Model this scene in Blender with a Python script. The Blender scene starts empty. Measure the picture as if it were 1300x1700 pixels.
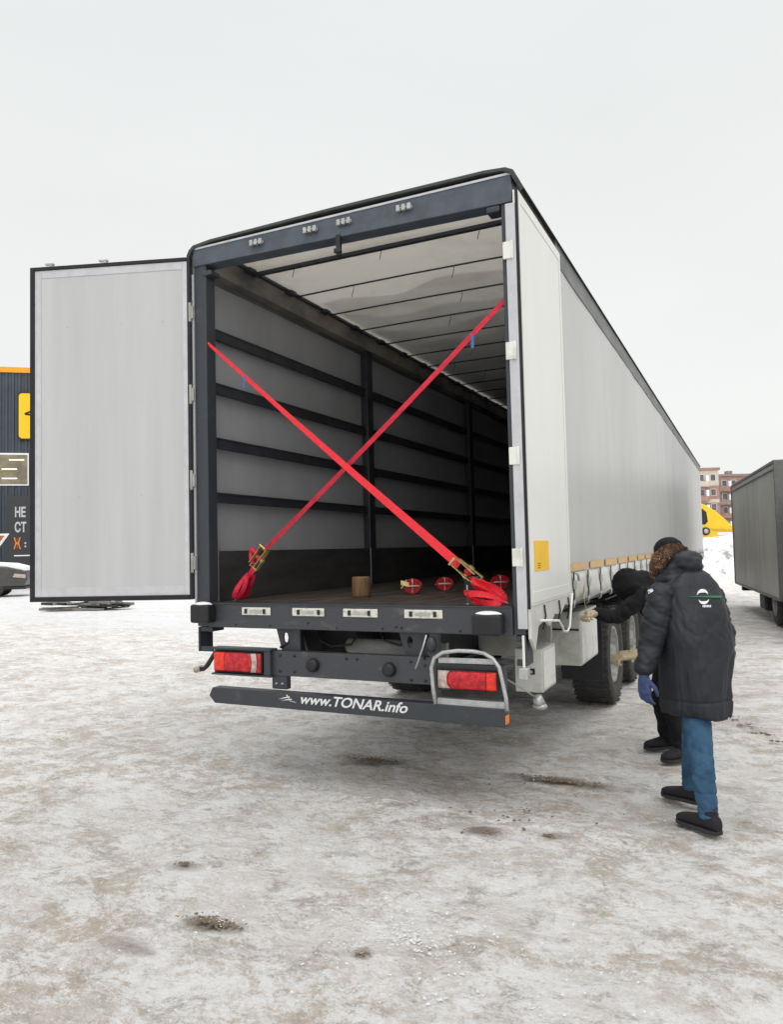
import bpy, bmesh, math, random
from mathutils import Vector, Matrix, noise
from mathutils.bvhtree import BVHTree
random.seed(7)
C = bpy.context.scene
R = math.radians
V = Vector

# ------------------------------------------------------------------ camera
CAM = V((2.5274, -4.5562, 1.6391))
CR = V((0.90360, 0.42775, -0.02310)); CU = V((0.04192, -0.03463, 0.99852)); CF = V((-0.42632, 0.90323, 0.04922))
FPX = 1248.22
cd = bpy.data.cameras.new('camera'); cam = bpy.data.objects.new('camera', cd); C.collection.objects.link(cam)
cam.matrix_world = Matrix(((CR.x, CU.x, -CF.x, CAM.x), (CR.y, CU.y, -CF.y, CAM.y), (CR.z, CU.z, -CF.z, CAM.z), (0, 0, 0, 1)))
cd.sensor_fit = 'HORIZONTAL'; cd.sensor_width = 36; cd.lens = 36 * FPX / 1300
cd.clip_start = 0.05; cd.clip_end = 2000
C.camera = cam

# ------------------------------------------------------------------ overcast sky
w = bpy.data.worlds.new('World'); C.world = w; w.use_nodes = True
nt = w.node_tree; N = nt.nodes; L = nt.links
bg = N['Background']
sky = N.new('ShaderNodeTexSky'); sky.sky_type = 'NISHITA'; sky.sun_disc = False
sky.sun_elevation = R(38); sky.sun_rotation = R(150); sky.dust_density = 4; sky.air_density = 1.0
geo = N.new('ShaderNodeTexCoord'); sep = N.new('ShaderNodeSeparateXYZ'); L.new(geo.outputs['Generated'], sep.inputs[0])
rmp = N.new('ShaderNodeValToRGB'); L.new(sep.outputs['Z'], rmp.inputs[0])
e = rmp.color_ramp.elements
e[0].position = 0.0; e[0].color = (.785, .79, .765, 1)
e[1].position = .63; e[1].color = (.735, .75, .745, 1)
q = e.new(.22); q.color = (.77, .775, .76, 1)
q = e.new(1.0); q.color = (2.6, 2.6, 2.58, 1)
nz = N.new('ShaderNodeTexNoise'); nz.inputs['Scale'].default_value = 1.6; nz.inputs['Detail'].default_value = 4
mp = N.new('ShaderNodeMapping'); mp.inputs['Scale'].default_value = (1, 1, 3); L.new(geo.outputs['Generated'], mp.inputs[0]); L.new(mp.outputs[0], nz.inputs[0])
mr = N.new('ShaderNodeMapRange'); L.new(nz.outputs[0], mr.inputs[0])
for k, vv in zip((1, 2, 3, 4), (.3, .7, .97, 1.03)): mr.inputs[k].default_value = vv
mul = N.new('ShaderNodeVectorMath'); mul.operation = 'SCALE'; L.new(rmp.outputs[0], mul.inputs[0]); L.new(mr.outputs[0], mul.inputs['Scale'])
sc = N.new('ShaderNodeVectorMath'); sc.operation = 'SCALE'; sc.inputs['Scale'].default_value = .008; L.new(sky.outputs[0], sc.inputs[0])
ad = N.new('ShaderNodeVectorMath'); ad.operation = 'ADD'; L.new(mul.outputs[0], ad.inputs[0]); L.new(sc.outputs[0], ad.inputs[1])
L.new(ad.outputs[0], bg.inputs[0]); bg.inputs[1].default_value = 1.0
sl = bpy.data.lights.new('sun', 'SUN'); so = bpy.data.objects.new('sun', sl); C.collection.objects.link(so)
sl.energy = .5; sl.angle = R(40); sl.color = (1, .97, .93)
so.rotation_euler = (R(52), 0, R(30))
C.view_settings.view_transform = 'Standard'; C.view_settings.look = 'None'; C.view_settings.exposure = .16; C.view_settings.gamma = 1

# ------------------------------------------------------------------ helpers
def ray(u, v, ax, val):          # the world point seen at photo pixel (u,v) on a world plane
    d = CF + CR * ((u - 650) / FPX) + CU * ((850 - v) / FPX)
    i = 'xyz'.index(ax)
    return CAM + d * ((val - CAM[i]) / d[i])

def mat(name, col, rough=.6, metal=0, var=.12, scale=6, bump=.0, bscale=60, col2=None, thr=None, stretch=(1, 1, 1), trans=0, spec=.5, coat=0, fine=True):
    m = bpy.data.materials.new(name); m.use_nodes = True
    t = m.node_tree; n = t.nodes; l = t.links; b = n['Principled BSDF']
    b.inputs['Roughness'].default_value = rough; b.inputs['Metallic'].default_value = metal
    b.inputs['Specular IOR Level'].default_value = spec; b.inputs['Coat Weight'].default_value = coat
    tc = n.new('ShaderNodeTexCoord'); mpn = n.new('ShaderNodeMapping'); l.new(tc.outputs['Object'], mpn.inputs[0]); mpn.inputs['Scale'].default_value = stretch
    a = n.new('ShaderNodeTexNoise'); a.inputs['Scale'].default_value = scale; a.inputs['Detail'].default_value = 8; a.inputs['Roughness'].default_value = .65
    l.new(mpn.outputs[0], a.inputs[0])
    r = n.new('ShaderNodeValToRGB'); l.new(a.outputs[0], r.inputs[0])
    c2 = col2 if col2 else tuple(c * (1 - var * 2) for c in col)
    lo, hi = thr if thr else (.32, .66)
    r.color_ramp.elements[0].position = lo; r.color_ramp.elements[0].color = (*c2, 1)
    r.color_ramp.elements[1].position = hi; r.color_ramp.elements[1].color = (*col, 1)
    l.new(r.outputs[0], b.inputs['Base Color'])
    rr = n.new('ShaderNodeMapRange'); l.new(a.outputs[0], rr.inputs[0]); rr.inputs[3].default_value = min(1, rough + .15); rr.inputs[4].default_value = max(.05, rough - .1)
    l.new(rr.outputs[0], b.inputs['Roughness'])
    if bump:
        f = n.new('ShaderNodeTexNoise'); f.inputs['Scale'].default_value = bscale; f.inputs['Detail'].default_value = 5; l.new(mpn.outputs[0], f.inputs[0])
        bp = n.new('ShaderNodeBump'); bp.inputs['Strength'].default_value = bump; bp.inputs['Distance'].default_value = .01; l.new(f.outputs[0], bp.inputs['Height']); l.new(bp.outputs[0], b.inputs['Normal'])
    if trans:
        tl = n.new('ShaderNodeBsdfTranslucent'); l.new(r.outputs[0], tl.inputs[0]); mx = n.new('ShaderNodeMixShader'); mx.inputs[0].default_value = trans
        l.new(b.outputs[0], mx.inputs[1]); l.new(tl.outputs[0], mx.inputs[2]); l.new(mx.outputs[0], n['Material Output'].inputs[0])
    return m

M = dict(
    frame=mat('charcoal_paint', (.033, .039, .049), .45, scale=5, col2=(.075, .078, .082), thr=(.26, .42), bump=.15, bscale=25),
    header=mat('header_blue_grey_paint', (.080, .100, .128), .45, var=.18, scale=7, bump=.15, bscale=25),
    beam=mat('sill_paint', (.040, .046, .054), .42, var=.2, scale=5, bump=.25, bscale=30, col2=(.105, .105, .103), thr=(.26, .44), stretch=(1, 1, 2.2)),
    black=mat('black_plastic', (.012, .013, .016), .5, var=.3, scale=20),
    seal=mat('black_rubber_seal', (.012, .013, .018), .7, var=.2),
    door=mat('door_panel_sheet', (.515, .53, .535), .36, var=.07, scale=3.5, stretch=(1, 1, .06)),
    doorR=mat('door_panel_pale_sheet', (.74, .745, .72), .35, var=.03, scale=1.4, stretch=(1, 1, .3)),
    trim=mat('aluminium_trim', (.58, .59, .62), .35, metal=.3, var=.08, scale=10),
    curtain=mat('grey_curtain_tarpaulin', (.475, .478, .475), .34, var=.035, scale=1.2, bump=.15, bscale=1.4, stretch=(1, 1, .22)),
    hem=mat('curtain_hem_tarpaulin', (.62, .62, .58), .5, var=.12, scale=6, bump=.2, bscale=14),
    curtin=mat('curtain_inside', (.40, .41, .435), .6, var=.12, scale=.7, bump=.1, bscale=4, trans=.0, stretch=(1, 1, .35)),
    roof=mat('roof_tarpaulin', (.70, .67, .61), .7, scale=1.3, col2=(.54, .50, .43), thr=(.25, .55), bump=.3, bscale=4, trans=.24),
    roofcap=mat('roof_edge_dark', (.05, .06, .055), .6, var=.2),
    rail=mat('top_rail_dirty_metal', (.30, .265, .225), .6, metal=.1, scale=2.5, col2=(.10, .10, .105), thr=(.35, .6), stretch=(1, .5, 1)),
    slat=mat('dark_slat', (.035, .040, .050), .45, var=.2, scale=8),
    kick=mat('kickboard', (.055, .052, .052), .6, var=.25, scale=5, stretch=(1, .4, 2)),
    floor=mat('plywood_floor', (.115, .09, .07), .5, scale=3, col2=(.030, .025, .022), thr=(.35, .7), stretch=(2.5, .35, 1), bump=.15, bscale=25),
    white=mat('white_paint', (.74, .75, .71), .45, var=.1, scale=10, bump=.1, bscale=20, col2=(.50, .49, .44), thr=(.28, .48)),
    box=mat('pale_grey_box_paint', (.56, .58, .54), .5, scale=5, col2=(.36, .35, .31), thr=(.3, .55)),
    galv=mat('galvanised_steel', (.52, .54, .54), .4, metal=.55, scale=22, var=.15),
    keeper=mat('dirty_white_plate', (.66, .65, .58), .5, scale=35, col2=(.30, .28, .25), thr=(.3, .5)),
    chassis=mat('chassis_black', (.017, .018, .022), .6, var=.3, scale=7, bump=.3, bscale=20),
    tank=mat('air_tank_grey', (.38, .39, .36), .5, scale=8, var=.15),
    tyre=mat('tyre_rubber', (.030, .029, .028), .8, scale=9, col2=(.060, .056, .050), thr=(.35, .6), bump=.4, bscale=50),
    rim=mat('wheel_rim_grey', (.36, .36, .35), .5, metal=.4, scale=14, col2=(.18, .17, .15)),
    red=mat('red_lens', (.66, .003, .012), .2, var=.15, scale=28, col2=(.30, .001, .006), thr=(.42, .58), bump=.6, bscale=90, coat=.2),
    orange=mat('orange_lens', (.85, .028, .006), .2, var=.1, scale=28, col2=(.62, .012, .003), thr=(.42, .58), bump=.6, bscale=90, coat=.2),
    clear=mat('clear_lens', (.60, .50, .44), .15, var=.25, scale=28, col2=(.34, .27, .24), thr=(.42, .58), bump=.6, bscale=90, coat=.2),
    web=mat('red_webbing', (.80, .012, .028), .55, var=.12, scale=40, bump=.3, bscale=260),
    webd=mat('red_webbing_darker', (.68, .012, .045), .6, var=.2, scale=30, bump=.3, bscale=260),
    pink=mat('pale_band', (.75, .50, .48), .6, var=.1),
    gold=mat('zinc_yellow_steel', (.62, .48, .22), .35, metal=.7, var=.2, scale=30),
    blue=mat('blue_tag', (.06, .13, .35), .6),
    yellow=mat('yellow_sheet', (.88, .52, .0), .5, var=.05),
    snow=mat('snow_clump', (.84, .85, .86), .6, var=.04, bump=.4, bscale=30),
    wood=mat('log_wood', (.24, .135, .06), .75, scale=9, col2=(.09, .05, .025), thr=(.3, .65), stretch=(6, 6, .7), bump=.4, bscale=30),
    cut=mat('cut_wood', (.45, .31, .18), .75, var=.15, scale=30),
    lettering=mat('white_lettering', (.82, .83, .84), .5, var=.03),
    parka=mat('charcoal_parka_nylon', (.019, .022, .028), .55, var=.15, scale=4, bump=.5, bscale=7, spec=.3),
    darkcloth=mat('black_workwear', (.014, .014, .017), .85, var=.25, scale=8, bump=.6, bscale=14, spec=.2),
    jeans=mat('blue_denim', (.052, .120, .205), .85, scale=10, col2=(.022, .058, .11), thr=(.35, .7), bump=.5, bscale=22, spec=.2),
    shoe=mat('black_shoe_suede', (.012, .012, .018), .85, var=.2, bump=.3),
    sole=mat('shoe_sole', (.03, .028, .026), .8),
    gblue=mat('blue_knit_glove', (.075, .10, .22), .9, var=.2, scale=40, bump=.6, bscale=200, spec=.1),
    gbeige=mat('beige_cotton_glove', (.58, .48, .33), .9, var=.15, scale=30, bump=.6, bscale=200, spec=.1),
    skin=mat('skin', (.55, .34, .26), .55, var=.08, scale=20),
    hair=mat('dark_hair', (.012, .010, .009), .6, var=.3, scale=60),
    furtip=mat('fur_tips', (.42, .30, .21), .9, scale=30, col2=(.10, .05, .03), thr=(.4, .6), spec=.1),
    fur=mat('brown_fur', (.15, .085, .055), .9, scale=18, col2=(.045, .026, .018), thr=(.35, .65), spec=.1),
    logo_green=mat('green_print', (.015, .14, .06), .6), logo_white=mat('white_print', (.78, .79, .81), .6),
)

def link(o): C.collection.objects.link(o)
WM = {}
def empty(name, loc, label, cat, group=None, rz=0):
    o = bpy.data.objects.new(name, None); link(o); o.location = loc; o.rotation_euler.z = rz; o.empty_display_size = .2
    o['label'] = label; o['category'] = cat
    if group: o['group'] = group
    WM[o.name] = Matrix.Translation(V(loc)) @ Matrix.Rotation(rz, 4, 'Z')
    return o
def tag(o, label, cat, group=None):
    o['label'] = label; o['category'] = cat
    if group: o['group'] = group
    return o
def wm(o): return WM.get(o.name, Matrix.Identity(4)) if o else Matrix.Identity(4)

class MB:
    """collects shapes in WORLD coordinates; build() links them as one mesh"""
    def __init__(s): s.v = []; s.f = []; s.mi = []; s.cur = 0; s.sm = []
    def add(s, vs, fs, smooth=False):
        o = len(s.v); s.v += [V(p) for p in vs]; s.f += [tuple(i + o for i in f) for f in fs]; s.mi += [s.cur] * len(fs); s.sm += [smooth] * len(fs); return s
    def m(s, i): s.cur = i; return s
    def box(s, a, b):
        x0, x1 = sorted((a[0], b[0])); y0, y1 = sorted((a[1], b[1])); z0, z1 = sorted((a[2], b[2]))
        vs = [(x0, y0, z0), (x1, y0, z0), (x1, y1, z0), (x0, y1, z0), (x0, y0, z1), (x1, y0, z1), (x1, y1, z1), (x0, y1, z1)]
        return s.add(vs, [(0, 3, 2, 1), (4, 5, 6, 7), (0, 1, 5, 4), (1, 2, 6, 5), (2, 3, 7, 6), (3, 0, 4, 7)])
    def obox(s, c, u, vv, ww):   # oriented box: centre and three half vectors
        c, u, vv, ww = V(c), V(u), V(vv), V(ww)
        if u.cross(vv).dot(ww) < 0: u = -u
        vs = [c + a * u + b * vv + d * ww for d in (-1, 1) for b in (-1, 1) for a in (-1, 1)]
        return s.add(vs, [(0, 2, 3, 1), (4, 5, 7, 6), (0, 1, 5, 4), (1, 3, 7, 5), (3, 2, 6, 7), (2, 0, 4, 6)])
    def tube(s, pts, rad, n=10, flat=None, caps=True):   # rad number or list; flat=(axis,factor) squashes the section
        pts = [V(p) for p in pts]; rads = rad if isinstance(rad, (list, tuple)) else [rad] * len(pts)
        rings = []; up = None
        for i, p in enumerate(pts):
            t = (pts[min(i + 1, len(pts) - 1)] - pts[max(i - 1, 0)]).normalized()
            if up is None: up = V((0, 0, 1)) if abs(t.z) < .9 else V((0, 1, 0))
            a = t.cross(up)
            if a.length < 1e-4: a = t.cross(V((1, 0, 0)))
            a.normalize(); b = t.cross(a).normalized(); up = -b if False else up
            ring = []
            for k in range(n):
                an = 2 * math.pi * k / n; o = (a * math.cos(an) + b * math.sin(an)) * rads[i]
                if flat: ax = V(flat[0]).normalized(); o = o - ax * o.dot(ax) * (1 - flat[1])
                ring.append(p + o)
            rings.append(ring)
        vs = [q for r_ in rings for q in r_]; fs = []
        for i in range(len(rings) - 1):
            for k in range(n): fs.append((i * n + k, i * n + (k + 1) % n, (i + 1) * n + (k + 1) % n, (i + 1) * n + k))
        if caps: fs.append(tuple(range(n - 1, -1, -1))); fs.append(tuple(range((len(rings) - 1) * n, len(rings) * n)))
        return s.add(vs, fs, True)
    def limb(s, pts, rads, n=14, flat=None, sub=4):      # smooth tapered limb with rounded ends (Catmull-Rom)
        P = [V(p) for p in pts]; out = []; ro = []
        for i in range(len(P) - 1):
            p0 = P[max(i - 1, 0)]; p1 = P[i]; p2 = P[i + 1]; p3 = P[min(i + 2, len(P) - 1)]
            for k in range(sub):
                t = k / sub
                out.append(.5 * ((2 * p1) + (p2 - p0) * t + (2 * p0 - 5 * p1 + 4 * p2 - p3) * t * t + (3 * p1 - p0 - 3 * p2 + p3) * t ** 3)); ro.append(rads[i] * (1 - t) + rads[i + 1] * t)
        out.append(P[-1]); ro.append(rads[-1])
        d0 = (out[0] - out[1]).normalized(); d1 = (out[-1] - out[-2]).normalized()
        a = [(out[0] + d0 * ro[0] * math.sin(x), ro[0] * math.cos(x)) for x in (1.45, 1.1, .7, .35)]
        b = [(out[-1] + d1 * ro[-1] * math.sin(x), ro[-1] * math.cos(x)) for x in (.35, .7, 1.1, 1.45)]
        return s.tube([x[0] for x in a] + out + [x[0] for x in b], [x[1] for x in a] + ro + [x[1] for x in b], n, flat)
    def ell(s, c, ax, n=18, mm=10):   # ellipsoid with three semi-axis vectors
        c = V(c); A = [V(a) for a in ax]; vs = [c + A[2]]; fs = []
        for i in range(1, mm):
            th = math.pi * i / mm
            for k in range(n):
                ph = 2 * math.pi * k / n; vs.append(c + A[0] * math.sin(th) * math.cos(ph) + A[1] * math.sin(th) * math.sin(ph) + A[2] * math.cos(th))
        vs.append(c - A[2])
        for k in range(n):
            fs.append((0, 1 + k, 1 + (k + 1) % n)); e_ = 1 + (mm - 2) * n
            fs.append((len(vs) - 1, e_ + (k + 1) % n, e_ + k))
            for i in range(mm - 2): fs.append((1 + i * n + k, 1 + (i + 1) * n + k, 1 + (i + 1) * n + (k + 1) % n, 1 + i * n + (k + 1) % n))
        return s.add(vs, fs, True)
    def loft(s, rings):           # rings of points, capped
        n = len(rings[0]); vs = [p for r_ in rings for p in r_]; fs = []
        for i in range(len(rings) - 1):
            for k in range(n): fs.append((i * n + k, i * n + (k + 1) % n, (i + 1) * n + (k + 1) % n, (i + 1) * n + k))
        fs.append(tuple(range(n - 1, -1, -1))); fs.append(tuple(range((len(rings) - 1) * n, len(rings) * n)))
        return s.add(vs, fs, True)
    def prism(s, poly, d):        # polygon (3D points) extruded by vector d
        poly = [V(p) for p in poly]; n = len(poly); d = V(d)
        fs = [tuple(range(n - 1, -1, -1)), tuple(range(n, 2 * n))] + [(k, (k + 1) % n, n + (k + 1) % n, n + k) for k in range(n)]
        return s.add(poly + [p + d for p in poly], fs)
    def build(s, name, mats, parent=None, bevel=0, seg=2, smooth=None, fix=True):
        inv = wm(parent).inverted(); me = bpy.data.meshes.new(name)
        me.from_pydata([inv @ p for p in s.v], [], s.f)
        for m_ in (mats if isinstance(mats, (list, tuple)) else [mats]): me.materials.append(m_)
        me.polygons.foreach_set('material_index', s.mi)
        me.polygons.foreach_set('use_smooth', [x if smooth is None else smooth for x in s.sm])
        if fix:
            b = bmesh.new(); b.from_mesh(me); bmesh.ops.recalc_face_normals(b, faces=b.faces); b.to_mesh(me); b.free()
        o = bpy.data.objects.new(name, me); link(o)
        if parent: o.parent = parent
        WM[o.name] = wm(parent)
        if bevel:
            bv = o.modifiers.new('bevel', 'BEVEL'); bv.width = bevel; bv.segments = seg; bv.limit_method = 'ANGLE'; bv.angle_limit = R(40); bv.harden_normals = False
        return o
def mb(): return MB()
def bake(o):
    dg = bpy.context.evaluated_depsgraph_get(); dg.update()
    me = bpy.data.meshes.new_from_object(o.evaluated_get(dg)); old = o.data; o.modifiers.clear(); o.data = me; me.name = o.name
    return o
def remesh(o, vox, smooth=6, disp=0, dscale=.15, seed=0, vert=1.5, folds=None):
    r = o.modifiers.new('r', 'REMESH'); r.mode = 'VOXEL'; r.voxel_size = vox; r.use_smooth_shade = True
    s_ = o.modifiers.new('s', 'SMOOTH'); s_.iterations = smooth; s_.factor = .6
    bake(o)
    for p in o.data.polygons: p.use_smooth = True
    if disp:
        b = bmesh.new(); b.from_mesh(o.data); b.normal_update()
        for v in b.verts:
            q_ = v.co / dscale + V((seed, 0, 0)); q_.z *= vert
            n_ = noise.noise(q_) + .5 * noise.noise(q_ * 2.1) - .7 * abs(noise.noise(q_ * 1.1 + V((5, 5, 5))))
            v.co += v.normal * n_ * disp
            if folds: v.co += v.normal * folds(v.co, v.normal)
        b.to_mesh(o.data); b.free()
    return o
def text(s, size, loc, xdir, ydir, name, m, parent=None, shear=0, bold=0, ext=.002, align='LEFT', width=None):
    cu = bpy.data.curves.new('t', 'FONT'); cu.body = s; cu.size = size; cu.shear = shear; cu.offset = bold; cu.extrude = ext; cu.align_x = align; cu.align_y = 'CENTER'
    o = bpy.data.objects.new('t', cu); link(o); dg = bpy.context.evaluated_depsgraph_get(); dg.update()
    me = bpy.data.meshes.new_from_object(o.evaluated_get(dg)); bpy.data.objects.remove(o)
    X = V(xdir).normalized(); Z = X.cross(V(ydir)).normalized(); Y = Z.cross(X)
    xs = [v.co.x for v in me.vertices]; sx = (width / (max(xs) - min(xs))) if width else 1
    T = Matrix(((X.x * sx, Y.x, Z.x, loc[0]), (X.y * sx, Y.y, Z.y, loc[1]), (X.z * sx, Y.z, Z.z, loc[2]), (0, 0, 0, 1)))
    me.transform(wm(parent).inverted() @ T); me.materials.clear(); me.materials.append(m); me.name = name
    o = bpy.data.objects.new(name, me); link(o); o.parent = parent
    return o

# ------------------------------------------------------------------ ground
def ground():
    import numpy as np
    def axis(c0, lo, hi, step):
        a = list(np.arange(lo, hi, step)); st = step; x = hi
        right = [];
        while x < 900: right.append(x); st *= 1.16; x += st
        left = []; st = step; x = lo - step
        while x > -900: left.append(x); st *= 1.16; x -= st
        return left[::-1] + a + right
    X = axis(0, -4, 5.5, .04); Y = axis(0, -4.6, 8, .04)
    vs = []
    for y in Y:
        for x in X:
            z = 0
            if -12 < x < 14 and -8 < y < 20:
                p = V((x, y, 0))
                z = .020 * noise.noise(p * .7) + .014 * noise.noise(p * 2.3) - .016 * abs(noise.noise(V((x * 1.2, y * 1.7, 3)) * 2.2)) + .009 * noise.noise(V((x, y * 1.4, 3)) * 5) + .007 * noise.noise(p * 11) + .004 * noise.noise(p * 23)
                f = min(1, (14 - abs(x)) / 4, 1); z *= max(0, f)
                # lowered a touch: nothing floats
                z -= .012
            vs.append((x, y, z))
    nx = len(X); fs = [(j * nx + i, j * nx + i + 1, (j + 1) * nx + i + 1, (j + 1) * nx + i) for j in range(len(Y) - 1) for i in range(nx - 1)]
    me = bpy.data.meshes.new('ground'); me.from_pydata(vs, [], fs)
    for p in me.polygons: p.use_smooth = True
    o = bpy.data.objects.new('ground', me); link(o); o['kind'] = 'structure'
    m = bpy.data.materials.new('packed_dirty_snow'); m.use_nodes = True; t = m.node_tree; n = t.nodes; l = t.links; b = n['Principled BSDF']
    tc = n.new('ShaderNodeTexCoord')
    def no(scale, detail=6, stretch=(1, 1, 1), rough=.6, rot=0, dist=0):
        mp_ = n.new('ShaderNodeMapping'); mp_.inputs['Scale'].default_value = stretch; mp_.inputs['Rotation'].default_value = (0, 0, rot); l.new(tc.outputs['Object'], mp_.inputs[0])
        a = n.new('ShaderNodeTexNoise'); a.inputs['Scale'].default_value = scale; a.inputs['Detail'].default_value = detail; a.inputs['Roughness'].default_value = rough; a.inputs['Distortion'].default_value = dist
        l.new(mp_.outputs[0], a.inputs[0]); return a.outputs[0]
    def ramp(src, lo, hi, c0=0, c1=1):
        a = n.new('ShaderNodeMapRange'); a.clamp = True; l.new(src, a.inputs[0])
        for k, vv in zip((1, 2, 3, 4), (lo, hi, c0, c1)): a.inputs[k].default_value = vv
        return a.outputs[0]
    def mix(f, a, c):
        x = n.new('ShaderNodeMix'); x.data_type = 'RGBA'; l.new(f, x.inputs[0])
        if isinstance(a, tuple): x.inputs[6].default_value = (*a, 1)
        else: l.new(a, x.inputs[6])
        if isinstance(c, tuple): x.inputs[7].default_value = (*c, 1)
        else: l.new(c, x.inputs[7])
        return x.outputs[2]
    def mth(op, a, b_):
        x = n.new('ShaderNodeMath'); x.operation = op
        for k, s_ in enumerate((a, b_)):
            if isinstance(s_, (int, float)): x.inputs[k].default_value = s_
            else: l.new(s_, x.inputs[k])
        return x.outputs[0]
    col = mix(ramp(no(.45, 7, rot=.5), .38, .62), (.62, .555, .50), (.80, .765, .735))
    col = mix(ramp(no(1.0, 12, (1.0, 1.5, 1), .76, -.3, .5), .47, .58, 0, .85), col, (.50, .415, .335))
    col = mix(ramp(no(2.4, 14, (1, 1.3, 1), .86, .3, .3), .475, .53), col, (.88, .865, .85))
    col = mix(ramp(no(3.6, 14, (1, 1.3, 1), .86, .2, .5), .52, .58, 0, .85), col, (.44, .39, .35))
    col = mix(ramp(no(7, 12, (1, 1.6, 1), .9, .1, .3), .555, .61, 0, .75), col, (.26, .215, .175))
    col = mix(ramp(no(9, 12, (1, 1.2, 1), .9, 0, .2), .53, .565, 0, .9), col, (.90, .90, .90))
    col = mix(ramp(no(26, 8, rough=.9), .57, .65, 0, .6), col, (.27, .24, .215))
    col = mix(ramp(no(48, 6, rough=.9), .55, .60, 0, .7), col, (.90, .90, .90))
    # dark stain where machines stood, each with a shape of its own
    sp = n.new('ShaderNodeSeparateXYZ'); l.new(tc.outputs['Object'], sp.inputs[0])
    jag = mth('MULTIPLY', mth('SUBTRACT', no(7, 6, rough=.8), .5), 1.5)
    for (x, y, a_, c_, s_) in ((-.18, .78, .30, .16, .75), (1.27, .78, .42, .11, .8), (1.07, -.34, .13, .09, .85), (1.44, -.25, .07, .04, .6), (.30, -1.80, .17, .07, .75), (1.04, -1.78, .05, .04, .7), (-.25, -1.35, .12, .06, .5), (.1, -2.1, .14, .05, .5), (.7, .4, 1.6, .35, .22), (2.0, 3.0, .9, .5, .2), (-9, 12.2, 5, .35, .4)):
        dx = mth('DIVIDE', mth('SUBTRACT', sp.outputs[0], x), a_); dy = mth('DIVIDE', mth('SUBTRACT', sp.outputs[1], y), c_)
        d = mth('ADD', mth('SQRT', mth('ADD', mth('MULTIPLY', dx, dx), mth('MULTIPLY', dy, dy)), 0), jag)
        col = mix(ramp(d, .5, 1.25, s_, 0), col, (.17, .125, .08))
    # cleaner ploughed snow farther left
    band = mth('MULTIPLY', ramp(sp.outputs[1], 6.5, 10), ramp(sp.outputs[0], -1.5, -5))
    band = mth('MULTIPLY', band, ramp(no(.8, 6, (.4, 1.6, 1)), .38, .55, .2, .9))
    col = mix(band, col, (.76, .775, .79))
    l.new(col, b.inputs['Base Color']); b.inputs['Roughness'].default_value = .62; b.inputs['Specular IOR Level'].default_value = .35
    rg = ramp(no(4, 5), .4, .65, .38, .8); l.new(rg, b.inputs['Roughness'])
    h = mth('ADD', mth('ADD', mth('MULTIPLY', no(9, 8, (1, 1.4, 1), .7), 1.0), mth('MULTIPLY', no(40, 5, rough=.8), .35)), mth('MULTIPLY', no(2.6, 5, (1, 1.7, 1)), 1.5))
    bp = n.new('ShaderNodeBump'); bp.inputs['Strength'].default_value = 1; bp.inputs['Distance'].default_value = .06; l.new(h, bp.inputs['Height']); l.new(bp.outputs[0], b.inputs['Normal'])
    me.materials.append(m)
ground()

def crumbs(name, label, spots, m, smin, smax):
    bm_ = mb()
    for (cx, cy, ax, ay, n_) in spots:
        for k in range(n_):
            a = random.uniform(0, 6.283); r_ = abs(random.gauss(0, .62))
            p = V((cx + ax * r_ * math.cos(a), cy + ay * r_ * math.sin(a), .0)); s_ = random.uniform(smin, smax) * max(.4, 1.1 - .4 * r_)
            rot = Matrix.Rotation(random.uniform(0, 6.28), 3, 'Z') @ Matrix.Rotation(random.uniform(-.5, .5), 3, 'X')
            vs = []
            for (x, y, z) in ((1, 0, 0), (.3, .9, .1), (-.7, .7, 0), (-1, -.2, .1), (-.4, -.9, 0), (.6, -.8, .1), (.3, .1, .8), (-.3, -.2, .7)):
                vs.append(p + rot @ V((x * random.uniform(.7, 1.3), y * random.uniform(.7, 1.2), z * random.uniform(.2, .7) - .25)) * s_)
            bm_.add(vs, [(0, 1, 6), (1, 2, 7, 6), (2, 3, 7), (3, 4, 7), (4, 5, 6, 7), (5, 0, 6), (5, 4, 3, 2, 1, 0)])
    o = bm_.build(name, m); o['kind'] = 'stuff'; o['label'] = label
    return o
M['clod'] = mat('frozen_mud', (.20, .155, .11), .85, scale=25, col2=(.09, .065, .045), bump=.4)
M['ice'] = mat('ice_crumb', (.66, .65, .63), .5, scale=20, var=.12, bump=.3)
crumbs('dirt_crumbs', 'frozen mud crumbs in patches on the snow', ((-.18, .76, .24, .09, 260), (1.27, .77, .34, .06, 300), (1.07, -.34, .10, .05, 110), (1.44, -.25, .05, .03, 25), (.30, -1.80, .15, .05, 190), (1.04, -1.78, .04, .02, 14), (-.25, -1.35, .07, .03, 30), (1.2, .1, .9, .9, 60)) + tuple((ray(1195 + 105 * q_ / 12, 1182 + 52 * q_ / 12 + 4 * math.sin(q_ * 2), 'z', 0).x, ray(1195 + 105 * q_ / 12, 1182 + 52 * q_ / 12 + 4 * math.sin(q_ * 2), 'z', 0).y, .07, .03, 16) for q_ in range(13)), M['clod'], .003, .014)
crumbs('snow_crumbs', 'small pale lumps of ice and snow strewn over the ground', ((1.2, -1.6, 2.4, 1.5, 900), (1.0, 1.0, 3.5, 2.6, 500), (.30, -1.78, .14, .05, 50), (1.3, .77, .3, .07, 50)), M['ice'], .002, .008)

# ------------------------------------------------------------------ the semi-trailer
LEN = 20.6; ZF = 1.262; ZT = 4.0; XO = 1.275; XI = 1.20
tr = empty('semi_trailer', (0, 0, 0), 'long grey curtain-sided trailer seen from behind with its rear doors open', 'trailer')
B = lambda a, b, name, m, par=tr, bev=.004: mb().box(a, b).build(name, m, par, bev)
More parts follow.
